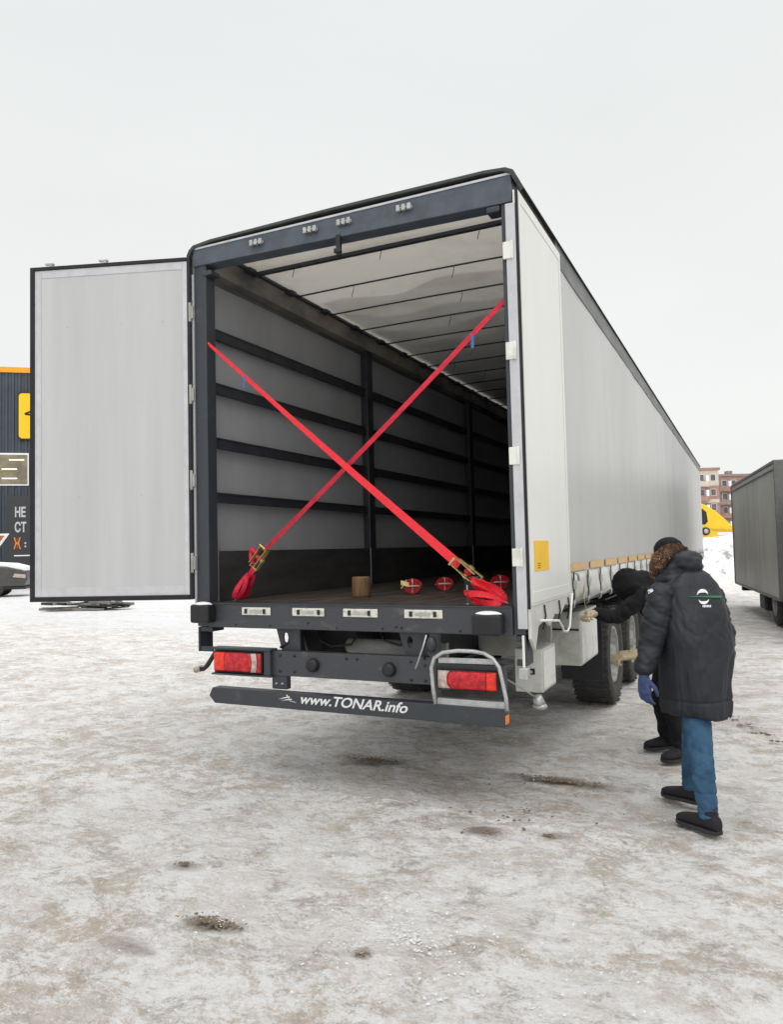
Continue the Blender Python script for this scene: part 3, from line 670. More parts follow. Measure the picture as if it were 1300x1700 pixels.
for y in (3.57, 4.93, 6.3):
    for s in (1, -1): wheel(s * 1.055, y, s)
    mb().tube([(-.9, y, .5), (.9, y, .5)], .06, 12).build('axle', M['chassis'], tr)
    for s in (1, -1):
        q_ = []; 
        for a in range(0, 181, 15):
            q_.append(V((0, y + .60 * math.cos(R(a)), .52 + .60 * math.sin(R(a)))))
        k = mb(); k.box((s * .84, y - .5, 1.085), (s * 1.24, y + .5, 1.10)); k.build('mudguard', M['chassis'], tr, .004)
mb().box((.84, 2.80, .35), (1.24, 2.81, 1.08)).build('mud_flap', M['black'], tr, .002)
mb().box((-.84, 2.80, .35), (-1.24, 2.81, 1.08)).build('mud_flap', M['black'], tr, .002)
for s in (1, -1):
    k = mb().box((s * .75 - .05, 15.9, .25), (s * .75 + .05, 16.02, 1.1)); k.box((s * .75 - .14, 15.84, .0), (s * .75 + .14, 16.08, .03)); k.box((s * .75 - .035, 15.92, .03), (s * .75 + .035, 16.0, .26)); k.build('landing_leg', M['chassis'], tr, .004)
mb().box((-1.0, 1.4, .80), (.45, 2.5, 1.05)).build('pallet_chest', M['chassis'], tr, .01)

# ------------------------------------------------------------------ ratchet straps
def ribbon(path, wid, th, nrmfn, sub=1):
    k = mb(); n = len(path); rings = []
    for i, p in enumerate(path):
        t = (path[min(i + 1, n - 1)] - path[max(i - 1, 0)]).normalized(); nr = nrmfn(i / (n - 1)); a = t.cross(nr).normalized(); nr = a.cross(t).normalized()
        ww = wid[0] + (wid[1] - wid[0]) * i / (n - 1)
        rings.append([p + a * ww + nr * th, p - a * ww + nr * th, p - a * ww - nr * th, p + a * ww - nr * th])
    k.loft(rings); return k
def strap(top, mid, low, label, nA, w0, w1, twist, col, rev):
    st = empty('ratchet_strap', low, label, 'strap', 'red ratchet straps crossed over the open rear')
    n = 40; path = [top.lerp(mid, i / n) + V((0, 0, -.012 * math.sin(math.pi * i / n))) for i in range(n + 1)]
    k = ribbon(path, (w0, w1), .0018, lambda t: V((math.sin(twist * t) * .7, -1, math.cos(3 * t) * .15)))
    k.build('webbing', col, st, smooth=False)
    # end hook at the post
    d = (top - mid).normalized()
    mb().tube([top - d * .01, top + d * .03, top + d * .05 + V((0, .02, .0))], .006, 8).build('hook', M['galv'], st)
    # label tag
    tp = top.lerp(mid, .17 if not rev else .12)
    mb().obox(tp + V((.0, -.004, -.05)), (.010, 0, .001), (0, .001, 0), (.002, 0, .045)).build('label_tag', M['blue'], st)
    # ratchet
    d = (low - mid).normalized(); sd_ = d.cross(V((0, 1, 0))).normalized(); rl = .19; c = mid + d * .07
    k = mb()
    for s in (-1, 1): k.obox(c + sd_ * .033 * s, d * (rl / 2), V((0, .018, 0)), sd_ * .0025)
    for s in (-1, 1): k.obox(c + sd_ * .027 * s + V((0, -.035, 0)) - d * .03, d * .085 + V((0, -.018, 0)), V((0, .014, 0)), sd_ * .002)
    k.tube([c - sd_ * .042, c + sd_ * .042], .013, 12); k.tube([c - d * .11 - sd_ * .03 + V((0, -.05, 0)), c - d * .11 + sd_ * .03 + V((0, -.05, 0))], .009, 10)
    k.tube([c + d * .09 - sd_ * .033, c + d * .09 + sd_ * .033], .006, 10)
    for s in (-1, 1):
        k.tube([c + sd_ * .036 * s, c + sd_ * .044 * s], .022, 14)
    k.build('ratchet', M['gold'], st, .001)
    k = mb(); k.ell(c, (sd_ * .024, d * .028, V((0, .026, 0))), 12, 8); k.build('wound_webbing', M['webd'], st)
    # short fixed end
    e0 = c + d * .09; e1 = low - d * .03; path = [e0.lerp(e1, i / 8) for i in range(9)]
    ribbon(path, (.024, .018), .002, lambda t: V((0, -1, .2))).build('fixed_webbing', col, st, smooth=False)
    mb().tube([e1, e1 + d * .035, low + V((0, .03, -.01))], .006, 8).build('floor_hook', M['galv'], st)
    return st, c, d, sd_
T1 = ray(345, 570, 'y', .02); M1 = ray(763, 938, 'y', -.02); L1 = V((1.135, .09, ZF + .015))
s1, c1_, d1_, sd1 = strap(T1, M1, L1, 'bright red strap from the upper left post down to the right floor corner', 0, .011, .030, .9, M['web'], False)
T2 = ray(839, 498, 'y', .09); M2 = ray(438, 915, 'y', .09); L2 = V((-1.02, .13, ZF + .015))
s2, c2_, d2_, sd2 = strap(T2, M2, L2, 'darker red strap from the upper right post down to the left floor corner', 0, .018, .015, 1.2, M['webd'], True)
def loops(c, d, n, L0, parent, m, spread, seed, w=.02):
    rnd = random.Random(seed); k = mb()
    for i in range(n):
        off = V((rnd.uniform(-spread, spread), rnd.uniform(-.04, .03), rnd.uniform(-spread, spread) * .6)); a = c + off; ln = L0 * rnd.uniform(.7, 1.05); sag = rnd.uniform(.0, .05); wd = rnd.uniform(.018, .035)
        pr = V((-d.z, 0, d.x)); pts = []
        for j in range(25):
            t = 2 * math.pi * j / 24; pts.append(a + d * (ln / 2) * math.cos(t) + pr * wd * math.sin(t) + V((0, .012 * math.sin(2 * t), -sag * (math.sin(t / 2) ** 2))))
        for p in pts: p.z = max(p.z, ZF + .012)
        q = ribbon(pts, (w, w), .0016, lambda t, s_=i: V((math.cos(t * 6.283) * .8, -.8, math.sin(t * 6.283 + s_) * .8))); k.add(q.v, q.f, False)
    k.build('spare_webbing', m, parent, smooth=False)
loops(c1_.lerp(L1, .52), d1_, 4, .30, s1, M['web'], .012, 3, .022)
loops(c1_.lerp(L1, .42) + V((-.02, .0, -.075)), (d1_ + V((.3, 0, .3))).normalized(), 4, .24, s1, M['web'], .02, 8, .02)
loops(c2_.lerp(L2, .62), d2_, 6, .22, s2, M['webd'], .012, 5, .018)
loops(c2_ + V((-.05, .0, .03)), V((-.3, 0, 1)).normalized(), 2, .10, s2, M['webd'], .01, 11, .012)

# rolled straps on the floor
def coil(x, y, r, rz, label, extra):
    cz = ZF + r * .80; c = V((x, y, cz)); o = empty('strap_coil', (x, y, ZF), label, 'strap coil', 'rolled red straps lying on the trailer floor')
    ax = V((math.sin(rz), -math.cos(rz), .15)).normalized(); a = ax.cross(V((0, 0, 1))).normalized(); b = a.cross(ax).normalized()
    pts = []
    for i in range(110):
        t = i / 109; an = t * 6.283 * 5.5; rr_ = r * (.25 + .72 * t) + .003 * math.sin(an * 3); pts.append(c + a * math.cos(an) * rr_ + b * math.sin(an) * rr_ * .84)
    ks = mb(); rings = []
    for i, p in enumerate(pts):
        rad = (p - c).normalized(); hw = .026 + .003 * math.sin(i * .7)
        rings.append([p + ax * hw + rad * .0022, p - ax * hw + rad * .0022, p - ax * hw - rad * .0022, p + ax * hw - rad * .0022])
    ks.loft(rings); ks.build('rolled_webbing', M['web'], o, smooth=False)
    k = mb()
    for d in (a, b):
        rr_ = r * 1.0; k.tube([c - d * rr_ * (.86 if d is b else 1) - ax * .03, c - d * rr_ * .6 + ax * .033, c + d * rr_ * .6 + ax * .036, c + d * rr_ * (.86 if d is b else 1) - ax * .03], .007, 8, flat=(ax, .5))
    k.build('tie_band', M['pink'], o)
    if extra: 
        k = mb(); k.obox(c + a * r * .8 + ax * .03 + b * .02, a * .035 + b * .01, b * .02, ax * .010); k.tube([c + a * r * .6 + b * .05 + ax * .03, c + a * r * 1.2 - b * .02 + ax * .03], .010, 10); k.build('ratchet', M['gold'], o, .002)
# ray points on the cargo floor
def onfloor(u, v): return ray(u, v, 'z', ZF)
g = onfloor(685, 986); coil(g.x, g.y, .078, .45, 'rolled red strap with a brassy ratchet, just right of the log stump', True)
g = onfloor(738, 981); coil(g.x, g.y, .075, .5, 'rolled red strap with pale crossed band, left of the dark box under the strap end', False)
g = onfloor(830, 979); coil(g.x, g.y, .080, .55, 'rolled red strap in the far right corner by the right post', False)
# log stump
g = onfloor(600, 991); st = empty('log_stump', (g.x, g.y, ZF), 'short round brown wooden log standing on the dark trailer floor', 'log')
k = mb(); nn = 28; rings = []
for z in (0, .015, .06, .11, .150, .158):
    rings.append([V((g.x + (.074 + .003 * noise.noise(V((math.cos(a) * 2, math.sin(a) * 2, z * 3))) - (.004 if z in (0, .158) else 0)) * math.cos(a), g.y + (.074 - (.004 if z in (0, .158) else 0)) * math.sin(a), ZF + z)) for a in [2 * math.pi * q / nn for q in range(nn)]])
k.loft(rings).build('bark', M['wood'], st)
mb().tube([(g.x, g.y, ZF + .1585), (g.x, g.y, ZF + .161)], .068, 24).build('sawn_top', M['cut'], st)
# dark box and a small beige cup beneath strap end
g = ray(786, 977, 'z', ZF)
g = V((.46, 1.55, ZF)); gb = ray(786, 978, 'y', .9)
bx0 = V((gb.x, .9, ZF)); o = empty('dark_box', bx0, 'small dark box behind the right strap ratchet on the trailer floor', 'box')
mb().box(bx0 + V((-.06, -.05, 0)), bx0 + V((.06, .05, .13))).build('box_body', M['black'], o, .006); mb().box(bx0 + V((-.064, -.054, .131)), bx0 + V((.064, .054, .155))).build('lid', mat('teal_dark_lid', (.04, .10, .10), .5), o, .006)
gb = ray(784, 990, 'y', .30); cp = V((gb.x, .30, ZF)); k = mb(); k.tube([cp, cp + V((0, 0, .05)), cp + V((0, 0, .074))], [.015, .020, .023], 18); k.tube([cp + V((0, 0, .0745)), cp + V((0, 0, .077))], [.0235, .0235], 18)
tag(k.build('paper_cup', mat('beige_cup', (.30, .26, .21), .6, var=.15)), 'small beige cup standing on the trailer floor by the strap ratchet', 'cup')
gb = ray(777, 994, 'y', .16); cp = V((gb.x, .16, ZF)); k = mb(); k.tube([cp, cp + V((-.004, 0, .13))], .005, 8); k.tube([cp + V((0, 0, 0)), cp + V((0, 0, .006))], .014, 12)
tag(k.build('steel_pin', M['galv']), 'thin pale upright pin on the trailer floor under the red strap', 'pin')

# ------------------------------------------------------------------ people
def frame_of(fwd):
    f = V((fwd[0], fwd[1], 0)).normalized(); return f, V((-f.y, f.x, 0))      # forward, left
def ellring(c, a, b, n=26, pw=.82):
    out = []
    for i in range(n):
        t = 2 * math.pi * i / n; ct, st_ = math.cos(t), math.sin(t)
        out.append(V(c) + V(a) * (abs(ct) ** pw * (1 if ct > 0 else -1)) + V(b) * (abs(st_) ** pw * (1 if st_ > 0 else -1)))
    return out
def hand(wrist, d, palm, side, m, parent, curl=.5, sc=1.0, name='glove', vox=.0036, thumb=1):
    """wrist point, direction of the fingers, palm normal, side=+1/-1 where the thumb leaves"""
    d = V(d).normalized(); p = V(palm); p = (p - d * p.dot(d)).normalized(); s = d.cross(p).normalized() * side; wr = V(wrist)
    k = mb()
    k.limb([wr - d * .05 * sc, wr, wr + d * .03 * sc], [.030 * sc, .029 * sc, .030 * sc], 14)
    k.limb([wr + d * .02 * sc + s * .018 * sc, wr + d * .085 * sc + s * .026 * sc], [.020 * sc, .019 * sc], 12)
    k.limb([wr + d * .02 * sc, wr + d * .09 * sc], [.021 * sc, .019 * sc], 12)
    k.limb([wr + d * .02 * sc - s * .018 * sc, wr + d * .082 * sc - s * .026 * sc], [.020 * sc, .018 * sc], 12)
    for i, (off, ln) in enumerate(((.031, .072), (.0105, .080), (-.0105, .075), (-.031, .058))):
        b = wr + (d * .088 + s * off) * sc; pts = [b]; dd = d + s * off * 1.2; cur = curl * (1 + .08 * i); an = cur * .4
        for seg in (.45, .32, .25):
            dirn = (dd.normalized() * math.cos(an) + p * math.sin(an)); pts.append(pts[-1] + dirn * ln * seg * sc); an += cur
        k.limb(pts, [.0105 * sc, .0100 * sc, .0092 * sc, .0082 * sc], 10, sub=3)
    b = wr + (d * .025 + s * .028) * sc
    k.limb([b, b + (d * .030 + s * .028 + p * .012) * sc, b + (d * .058 + s * .032 + p * .028 * thumb) * sc, b + (d * .078 + s * .026 + p * .040 * thumb) * sc], [.015 * sc, .0125 * sc, .0115 * sc, .0095 * sc], 10)
    o = k.build(name, m, parent); remesh(o, vox, 3, .0008, .02); return o
def shoe(heel, toe, m, ms, parent, h=.09, wdt=.047):
    heel, toe = V(heel), V(toe); d = (toe - heel); Ln = d.length; d.normalize(); s = V((-d.y, d.x, 0)); up = V((0, 0, 1)); k = mb(); rings = []
    for t, w_, hh in ((0, .6, .55), (.04, .78, .85), (.15, .88, 1.0), (.30, .86, 1.02), (.45, .90, .82), (.62, 1.08, .66), (.78, 1.12, .54), (.90, .95, .46), (.97, .65, .36), (1.0, .35, .25)):
        c = heel + d * Ln * t + up * (.018 + h * hh / 2); rings.append(ellring(c, s * wdt * w_, up * h * hh / 2, 20, .8))
    k.loft(rings); k.limb([heel + d * .07 + up * .07, heel + d * .07 + up * .12], [.047, .050], 14)
    o = k.build('shoe', m, parent); remesh(o, .007, 4)
    k = mb(); lo = []; 
    for t, w_ in ((0, .5), (.05, .8), (.2, .92), (.45, .92), (.65, 1.12), (.82, 1.1), (.95, .8), (1.01, .3)): lo.append((t, w_))
    poly = [heel + d * Ln * t + s * wdt * w_ * 1.04 for t, w_ in lo] + [heel + d * Ln * t - s * wdt * w_ * 1.04 for t, w_ in reversed(lo)]
    k.prism(poly, up * .022); k.build('sole', ms, o, .004)
    return o
def head(c, face, up, R0, m, parent_mb):
    """adds head shapes (skull, jaw, nose, ears, neck) to a MB"""
    f = V(face).normalized(); u = V(up); u = (u - f * u.dot(f)).normalized(); s = u.cross(f); k = parent_mb
    k.ell(c + u * .025 - f * .008, (s * .074, f * .094, u * .095), 24, 16)
    k.ell(c - u * .055 + f * .022, (s * .054, f * .064, u * .062), 20, 12)
    k.ell(c - u * .105 + f * .045, (s * .026, f * .028, u * .020), 14, 8)
    k.limb([c + f * .088 + u * .008, c + f * .105 - u * .022, c + f * .100 - u * .034], [.009, .015, .013], 10)      # nose
    for e_ in (-1, 1):
        k.ell(c + s * .076 * e_ - f * .008 - u * .012, (s * .008, f * .018, u * .030), 12, 8)                      # ear
        k.ell(c + s * .030 * e_ + f * .083 + u * .030, (s * .024, f * .010, u * .007), 12, 8)                      # brow
        k.ell(c + s * .042 * e_ + f * .055 - u * .028, (s * .022, f * .026, u * .020), 12, 8)                      # cheek
    k.ell(c + f * .088 - u * .062, (s * .024, f * .010, u * .006), 12, 8); k.ell(c + f * .086 - u * .074, (s * .021, f * .010, u * .007), 12, 8)  # lips
    return f, u, s
def eyes(c, f, u, s, parent):
    for e_ in (-1, 1):
        k = mb(); k.ell(c + s * .031 * e_ + f * .078 + u * .010, (s * .013, f * .011, u * .009), 14, 10); k.build('eye', mat('eye', (.75, .73, .70), .2, var=.02), parent)

# ---- man in the long parka, seen from behind
Rt = V((2.17, .36, 0))
pa = empty('person', Rt, 'person in long charcoal parka with brown fur hood and blue jeans, seen from behind', 'person')
f, l = frame_of((-.55, .84))
S = [ray(1160, 1130, 'y', .36), ray(1157, 1040, 'y', .42), ray(1140, 962, 'y', .52)]
pel, chest_, neck = S
up = V((0, 0, 1))
lsh = ray(1098, 990, 'y', .36); rsh = ray(1180, 990, 'y', .68)
hc = ray(1110, 925, 'y', .66)
lhip = pel + l * .09 - up * .03; rhip = pel - l * .09 - up * .03
shoeN = (ray(1196, 1387, 'z', 0), ray(1138, 1366, 'z', 0)); shoeF = (ray(1168, 1336, 'z', 0), ray(1129, 1326, 'z', 0))
shoeN = (shoeN[0], shoeN[0] + (shoeN[1] - shoeN[0]).normalized() * .285); shoeF = (shoeF[0], shoeF[0] + (shoeF[1] - shoeF[0]).normalized() * .28)
ankN = shoeN[0] + (shoeN[1] - shoeN[0]).normalized() * .075 + up * .10; ankF = shoeF[0] + (shoeF[1] - shoeF[0]).normalized() * .075 + up * .10
kneeN = ray(1166, 1268, 'y', .17); kneeF = ray(1150, 1255, 'y', .55)
hipN = ray(1150, 1135, 'y', .38); hipF = ray(1160, 1140, 'y', .47)
lel = ray(1082, 1065, 'y', .30); lwr = ray(1069, 1112, 'y', .22)
rel = ray(1203, 1070, 'y', .62); rwr = ray(1192, 1130, 'y', .60)
b = mb()
b.limb([pel, chest_, neck - up * .06], [.10, .09, .06], 16)
b.limb([hipN, kneeN, ankN], [.070, .044, .032], 14); b.limb([hipF, kneeF, ankF], [.070, .044, .032], 14)
b.limb([lsh, lel, lwr], [.048, .038, .028], 12); b.limb([rsh, rel, rwr], [.048, .038, .028], 12); b.limb([lwr, lwr - up * .06], [.026, .024]); b.limb([rwr, rwr - up * .06], [.026, .024])
b.limb([neck - up * .06, neck, hc - up * .05], [.07, .058, .055], 14)
hf, hu, hs = head(hc, V((-.72, .68, -.12)), V((-.15, .1, 1)), 0, None, b)
bo = b.build('body', M['skin'], pa); remesh(bo, .009, 3); eyes(hc, hf, hu, hs, bo)
# dark cap
k = mb(); k.ell(hc + hu * .050 - hf * .010, (hs * .086, hf * .104, hu * .082), 24, 14); k.limb([hc + hu * .035 + hs * .07, hc + hu * .03 + hf * .095, hc + hu * .035 - hs * .07], [.015, .017, .015], 10); o = k.build('knit_hat', M['darkcloth'], pa); remesh(o, .007, 3, .002, .02)
# jeans
k = mb()
for hip_, kn, an, sh in ((hipN, kneeN, ankN, shoeN), (hipF, kneeF, ankF, shoeF)):
    k.limb([hip_, hip_.lerp(kn, .5), kn, kn.lerp(an, .5), an + up * .03, an + up * .012], [.084, .080, .066, .062, .056, .060], 18)
k.limb([pel - up * .02, pel - up * .12], [.13, .12], 18)
o = k.build('jeans', M['jeans'], pa); remesh(o, .007, 2, .004, .06, 2, 1.6, lambda c, n: -.006 * (1 - min(1, abs(noise.noise(V((c.x * 5, c.y * 5, c.z * (16 if c.z < .35 else 8))))) * 5)) * (1 if c.z < .28 else .4))
for sh in (shoeN, shoeF): shoe(sh[0], sh[1], M['shoe'], M['sole'], pa)
# parka: torso loft + sleeves + hood
k = mb(); rings = []
hemc = (ray(1118, 1172, 'y', .26) + ray(1205, 1172, 'y', .50)) / 2
hemA = (ray(1205, 1172, 'y', .50) - ray(1118, 1172, 'y', .26)) / 2
ax = V((hemA.x, hemA.y, 0)); ax.normalize(); bx2 = V((-ax.y, ax.x, 0))
def pr(u0, u1, v, ya, yb, dep, tilt=0):
    a_ = ray(u0, v, 'y', ya); b_ = ray(u1, v, 'y', yb); c = (a_ + b_) / 2; A = (b_ - a_) / 2; A.z *= .3; D = V((-A.y, A.x, 0)).normalized() * dep; D.z = tilt * dep
    return ellring(c, A, D, 30, .78)
rings = [pr(1119, 1188, 1184, .25, .49, .20), pr(1114, 1192, 1172, .24, .51, .205), pr(1110, 1199, 1120, .26, .54, .195), pr(1106, 1206, 1070, .28, .57, .185, -.05), pr(1098, 1200, 1030, .32, .60, .175, -.12), pr(1091, 1194, 1000, .36, .64, .165, -.18), pr(1092, 1183, 976, .39, .66, .14, -.22), pr(1106, 1170, 958, .45, .66, .11, -.25), pr(1118, 1150, 945, .52, .66, .07, -.25)]
k.loft(rings)
pk = k.build('parka', M['parka'], pa); 
def coat_folds(c, n):      # soft vertical drape below, slanting pulls under the arms, a drawn waist
    z = c.z; a = math.atan2(n.y, n.x)
    low = max(0, min(1, (1.05 - z) / .3)); mid = max(0, 1 - abs(z - 1.13) / .16)
    d_ = (noise.noise(V((a * 2.6, z * .8, 1)))) * .018 * low
    t_ = noise.noise(V((a * 1.5, z * 9 + a * 2.2, 7))); d_ += -.008 * (1 - min(1, abs(t_) * 4)) * mid * .8
    t_ = noise.noise(V((a * 1.2, z * 5 - a * 1.5, 17))); d_ += -.005 * (1 - min(1, abs(t_) * 4))
    d_ += -.007 * math.exp(-((z - .705) / .006) ** 2)
    return d_
remesh(pk, .007, 3, .010, .15, 4, .75, coat_folds)
slf = lambda c, n: -.009 * (1 - min(1, abs(noise.noise(V((c.x * 4, c.y * 4, c.z * 11 + c.x * 5)))) * 4.5))
k = mb(); k.limb([lsh + up * .005, lsh.lerp(lel, .5) - f * .01, lel, lel.lerp(lwr, .6), lwr + up * .01], [.090, .090, .078, .068, .060], 18)
o = k.build('sleeve', M['parka'], pa); remesh(o, .007, 2, .008, .10, 7, 2.2, slf)
k = mb(); k.limb([rsh + up * .0, rsh.lerp(rel, .5), rel, rwr + up * .03], [.088, .086, .074, .062], 18)
o = k.build('sleeve', M['parka'], pa); remesh(o, .007, 2, .008, .10, 9, 2.2, slf)
# sleeve badge
bvh = None
def decal(polys, nm, m, target, parent, eps=.0035):
    """project photo-plane polygons onto the target mesh as a thin print"""
    tw = wm(target.parent); vv = [tw @ v.co for v in target.data.vertices]; bv = BVHTree.FromPolygons(vv, [tuple(p.vertices) for p in target.data.polygons])
    k = mb()
    for poly in polys:
        pts = []
        for (u_, v_) in poly:
            d = (CF + CR * ((u_ - 650) / FPX) + CU * ((850 - v_) / FPX)).normalized(); h = bv.ray_cast(CAM, d)
            if h[0] is None: pts = None; break
            pts.append((h[0] + h[1] * eps if h[1].dot(d) < 0 else h[0] - d * eps))
        if pts: k.add(pts, [tuple(range(len(pts)))])
    if k.v: return k.build(nm, m, parent, fix=False)
def arcband(cx, cy, r0, r1, a0, a1, n=14, sy=1.15):
    out = []
    for i in range(n):
        t0 = R(a0 + (a1 - a0) * i / n); t1 = R(a0 + (a1 - a0) * (i + 1) / n)
        out.append([(cx + r0 * math.cos(t0), cy - r0 * sy * math.sin(t0)), (cx + r1 * math.cos(t0), cy - r1 * sy * math.sin(t0)), (cx + r1 * math.cos(t1), cy - r1 * sy * math.sin(t1)), (cx + r0 * math.cos(t1), cy - r0 * sy * math.sin(t1))])
    return out
def crescent(cx, cy, r, a0, a1, th, n=14, sy=1.15):
    out = []
    for i in range(n):
        t0 = a0 + (a1 - a0) * i / n; t1 = a0 + (a1 - a0) * (i + 1) / n
        w0 = th * math.sin(math.pi * i / n) + .3; w1 = th * math.sin(math.pi * (i + 1) / n) + .3
        q = lambda t, rr_: (cx + rr_ * math.cos(R(t)), cy - rr_ * sy * math.sin(R(t)))
        out.append([q(t0, r - w0), q(t0, r), q(t1, r), q(t1, r - w1)])
    return out
LX, LY = 1167, 991
decal(crescent(LX - 1, LY - 2, 9.5, 10, 178, 5) + crescent(LX + 1, LY + 2, 9, 195, 350, 4), 'logo_ring', M['logo_white'], pk, pk)
strip = []
for i in range(24):
    u0 = 1144 + i * 2.3; t = i / 23; h0 = .5 + 1.3 * min(1, max(0, (t - .15) * 1.6)) * (1 if t < .95 else .6)
    if i == 23: continue
    t1 = (i + 1) / 23; h1 = .5 + 1.3 * min(1, max(0, (t1 - .15) * 1.6))
    strip.append([(u0, LY - h0), (u0 + 2.3, LY - h1), (u0 + 2.3, LY + h1), (u0, LY + h0)])
decal(strip, 'logo_stripe', M['logo_green'], pk, pk, .005)
sm_ = []
for i in range(6): sm_ += [[(LX - 1 + i * 2.4, 1004.5), (LX + .8 + i * 2.4, 1004.5), (LX + .8 + i * 2.4, 1008.2), (LX - 1 + i * 2.4, 1008.2)]]
decal(sm_, 'logo_word', M['logo_white'], pk, pk)
lsl = [c for c in pa.children if c.name.startswith('sleeve')][0]
decal([[(1076, 980), (1084, 977), (1086, 981), (1078, 986)]], 'sleeve_patch', M['logo_white'], lsl, lsl)
# hood hanging behind the head, fur trim round its rim
hb = ray(1136, 932, 'y', .56)
k = mb(); k.ell(hb, (V((.105, .06, 0)), V((-.05, .085, 0)), V((-.02, .0, .082))), 24, 14); k.ell(ray(1152, 940, 'y', .60), (V((.055, .03, 0)), V((-.03, .07, 0)), V((0, 0, .06))), 18, 12); k.limb([ray(1103, 962, 'y', .48), ray(1130, 966, 'y', .47), ray(1160, 962, 'y', .56)], [.062, .060, .048], 14); k.limb([ray(1098, 950, 'y', .50), ray(1112, 944, 'y', .50)], [.045, .055], 14)
o = k.build('hood', M['parka'], pa); remesh(o, .009, 4, .012, .09, 3)
rim = [ray(u_, v_, 'y', y_) for u_, v_, y_ in ((1138, 912, .60), (1124, 911, .55), (1110, 915, .50), (1098, 924, .47), (1090, 937, .47), (1086, 952, .49))]
k = mb(); k.limb(rim, [.018, .031, .041, .046, .042, .026], 14); fo_ = k.build('fur_trim', M['fur'], pa); remesh(fo_, .008, 2, .008, .03)
k = mb(); rnd = random.Random(2)
pl_ = [(fo_.data.polygons[rnd.randrange(len(fo_.data.polygons))]) for _ in range(3800)]
tw = wm(pa)
for p_ in pl_:
    c = tw @ p_.center; nn_ = (p_.normal + V((rnd.uniform(-.7, .7), rnd.uniform(-.7, .7), rnd.uniform(-.9, .5)))).normalized(); t = nn_.cross(V((rnd.random(), rnd.random(), 1))).normalized() * .0026; ln = rnd.uniform(.008, .018)
    k.add([c - t, c + t, c + nn_ * ln + V((0, 0, -.004))], [(0, 1, 2)])
k.build('fur_tufts', M['furtip'], fo_, fix=False)
# gloves
hand(lwr - up * .035 + V((0, -.005, 0)), V((.02, -.10, -1)), V((.55, .8, 0)), 1, M['gblue'], pa, curl=.45, sc=1.08)
hand(rwr - up * .02, V((-.25, .15, -1)), V((-.8, .3, 0)), -1, M['gblue'], pa, curl=.5, sc=1.0)

# ---- second man, bent forward at the trailer's side
pb = empty('person', (1.9, 1.85, 0), 'person in black hooded workwear and beige gloves bending to the side of the trailer', 'person')
f2, l2 = frame_of((-.92, .25)); up = V((0, 0, 1))
pelB = V((2.02, 1.90, .88)); chB = V((1.90, 1.84, 1.12)); nkB = V((1.76, 1.78, 1.30)); hcB = ray(1042, 973, 'y', 1.72)
lsB = nkB + V((.04, -.20, -.07)); rsB = nkB + V((.06, .20, -.06))
handA = ray(974, 1020, 'x', 1.40); elA = ray(1022, 1024, 'y', 1.50)
hB2 = ray(1052, 1085, 'y', 1.62); elB2 = ray(1078, 1062, 'y', 1.75)
hA_wr = ray(990, 1018, 'y', 1.40)
# left (near) arm reaches out to the strap, right arm hangs towards the wheel
feet = []
for (hu_, tu_) in (((1124, 1240), (1083, 1243)), ((1150, 1258), (1116, 1263))):
    h0 = ray(*hu_, 'z', 0); t0 = ray(*tu_, 'z', 0); feet.append((h0, h0 + (t0 - h0).normalized() * .28))
b = mb(); b.limb([pelB, chB, nkB - up * .04], [.13, .15, .10], 16)
knB = [V((1.84, 1.92, .48)), V((1.92, 1.72, .47))]
for (ft, kn, hp_) in ((feet[0], knB[0], pelB + V((0, .09, 0))), (feet[1], knB[1], pelB + V((0, -.09, 0)))):
    an = ft[0] + (ft[1] - ft[0]).normalized() * .07 + up * .1; b.limb([hp_, kn, an], [.070, .046, .034], 14)
b.limb([lsB, elA, hA_wr], [.055, .042, .028], 12); b.limb([rsB, elB2, hB2], [.055, .042, .028], 12)
b.limb([nkB - up * .04, hcB - up * .06], [.06, .055], 12)
hf, hu, hs = head(hcB, V((-.85, .3, -.55)), V((-.5, .1, 1)), 0, None, b)
bo = b.build('body', M['skin'], pb); remesh(bo, .010, 3); eyes(hcB, hf, hu, hs, bo)
k = mb()
k.ell(hcB + hu * .005 - hf * .012, (hs * .112, hf * .130, hu * .140), 24, 14); k.limb([hcB - hf * .04 - hu * .04, nkB + V((.0, 0, .02)), nkB + V((.06, 0, -.04))], [.10, .11, .12], 16)
o = k.build('hood', M['darkcloth'], pb); remesh(o, .010, 4, .010, .09, 1)
k = mb(); rings = []
for c, wx, dx in ((pelB - up * .10, .20, .16), (pelB + up * .02, .205, .165), (pelB.lerp(chB, .6), .205, .16), (chB, .22, .16), (nkB.lerp(chB, .4), .23, .14), (nkB - V((0, 0, .03)), .17, .11), (nkB + V((-.03, 0, .03)), .09, .09)):
    t = V((-.5, -.1, 1)).normalized() if c.z > 1 else up; a_ = l2 * wx; rings.append(ellring(c, a_, (a_.normalized().cross(t)).normalized() * dx, 26))
k.loft(rings); o = k.build('jacket', M['darkcloth'], pb); remesh(o, .009, 3, .010, .12, 5, 1.5, lambda c, n: -.014 * (1 - min(1, abs(noise.noise(c * 6)) * 5)))
for a_ in ([lsB, lsB.lerp(elA, .5), elA, hA_wr], [rsB, rsB.lerp(elB2, .5), elB2, hB2 + V((.05, .02, .0))]):
    k = mb(); k.limb(a_, [.078, .070, .060, .048], 16); o = k.build('sleeve', M['darkcloth'], pb); remesh(o, .008, 2, .006, .07, 3, 1.5, lambda c, n: -.010 * (1 - min(1, abs(noise.noise(V((c.x * 13, c.y * 5, c.z * 6)))) * 4.5)))
k = mb()
for (ft, kn, hp_) in ((feet[0], knB[0], pelB + V((0, .09, -.03))), (feet[1], knB[1], pelB + V((0, -.09, -.03)))):
    an = ft[0] + (ft[1] - ft[0]).normalized() * .07 + up * .09; k.limb([hp_, hp_.lerp(kn, .5), kn, kn.lerp(an, .5), an], [.11, .10, .084, .076, .072], 16)
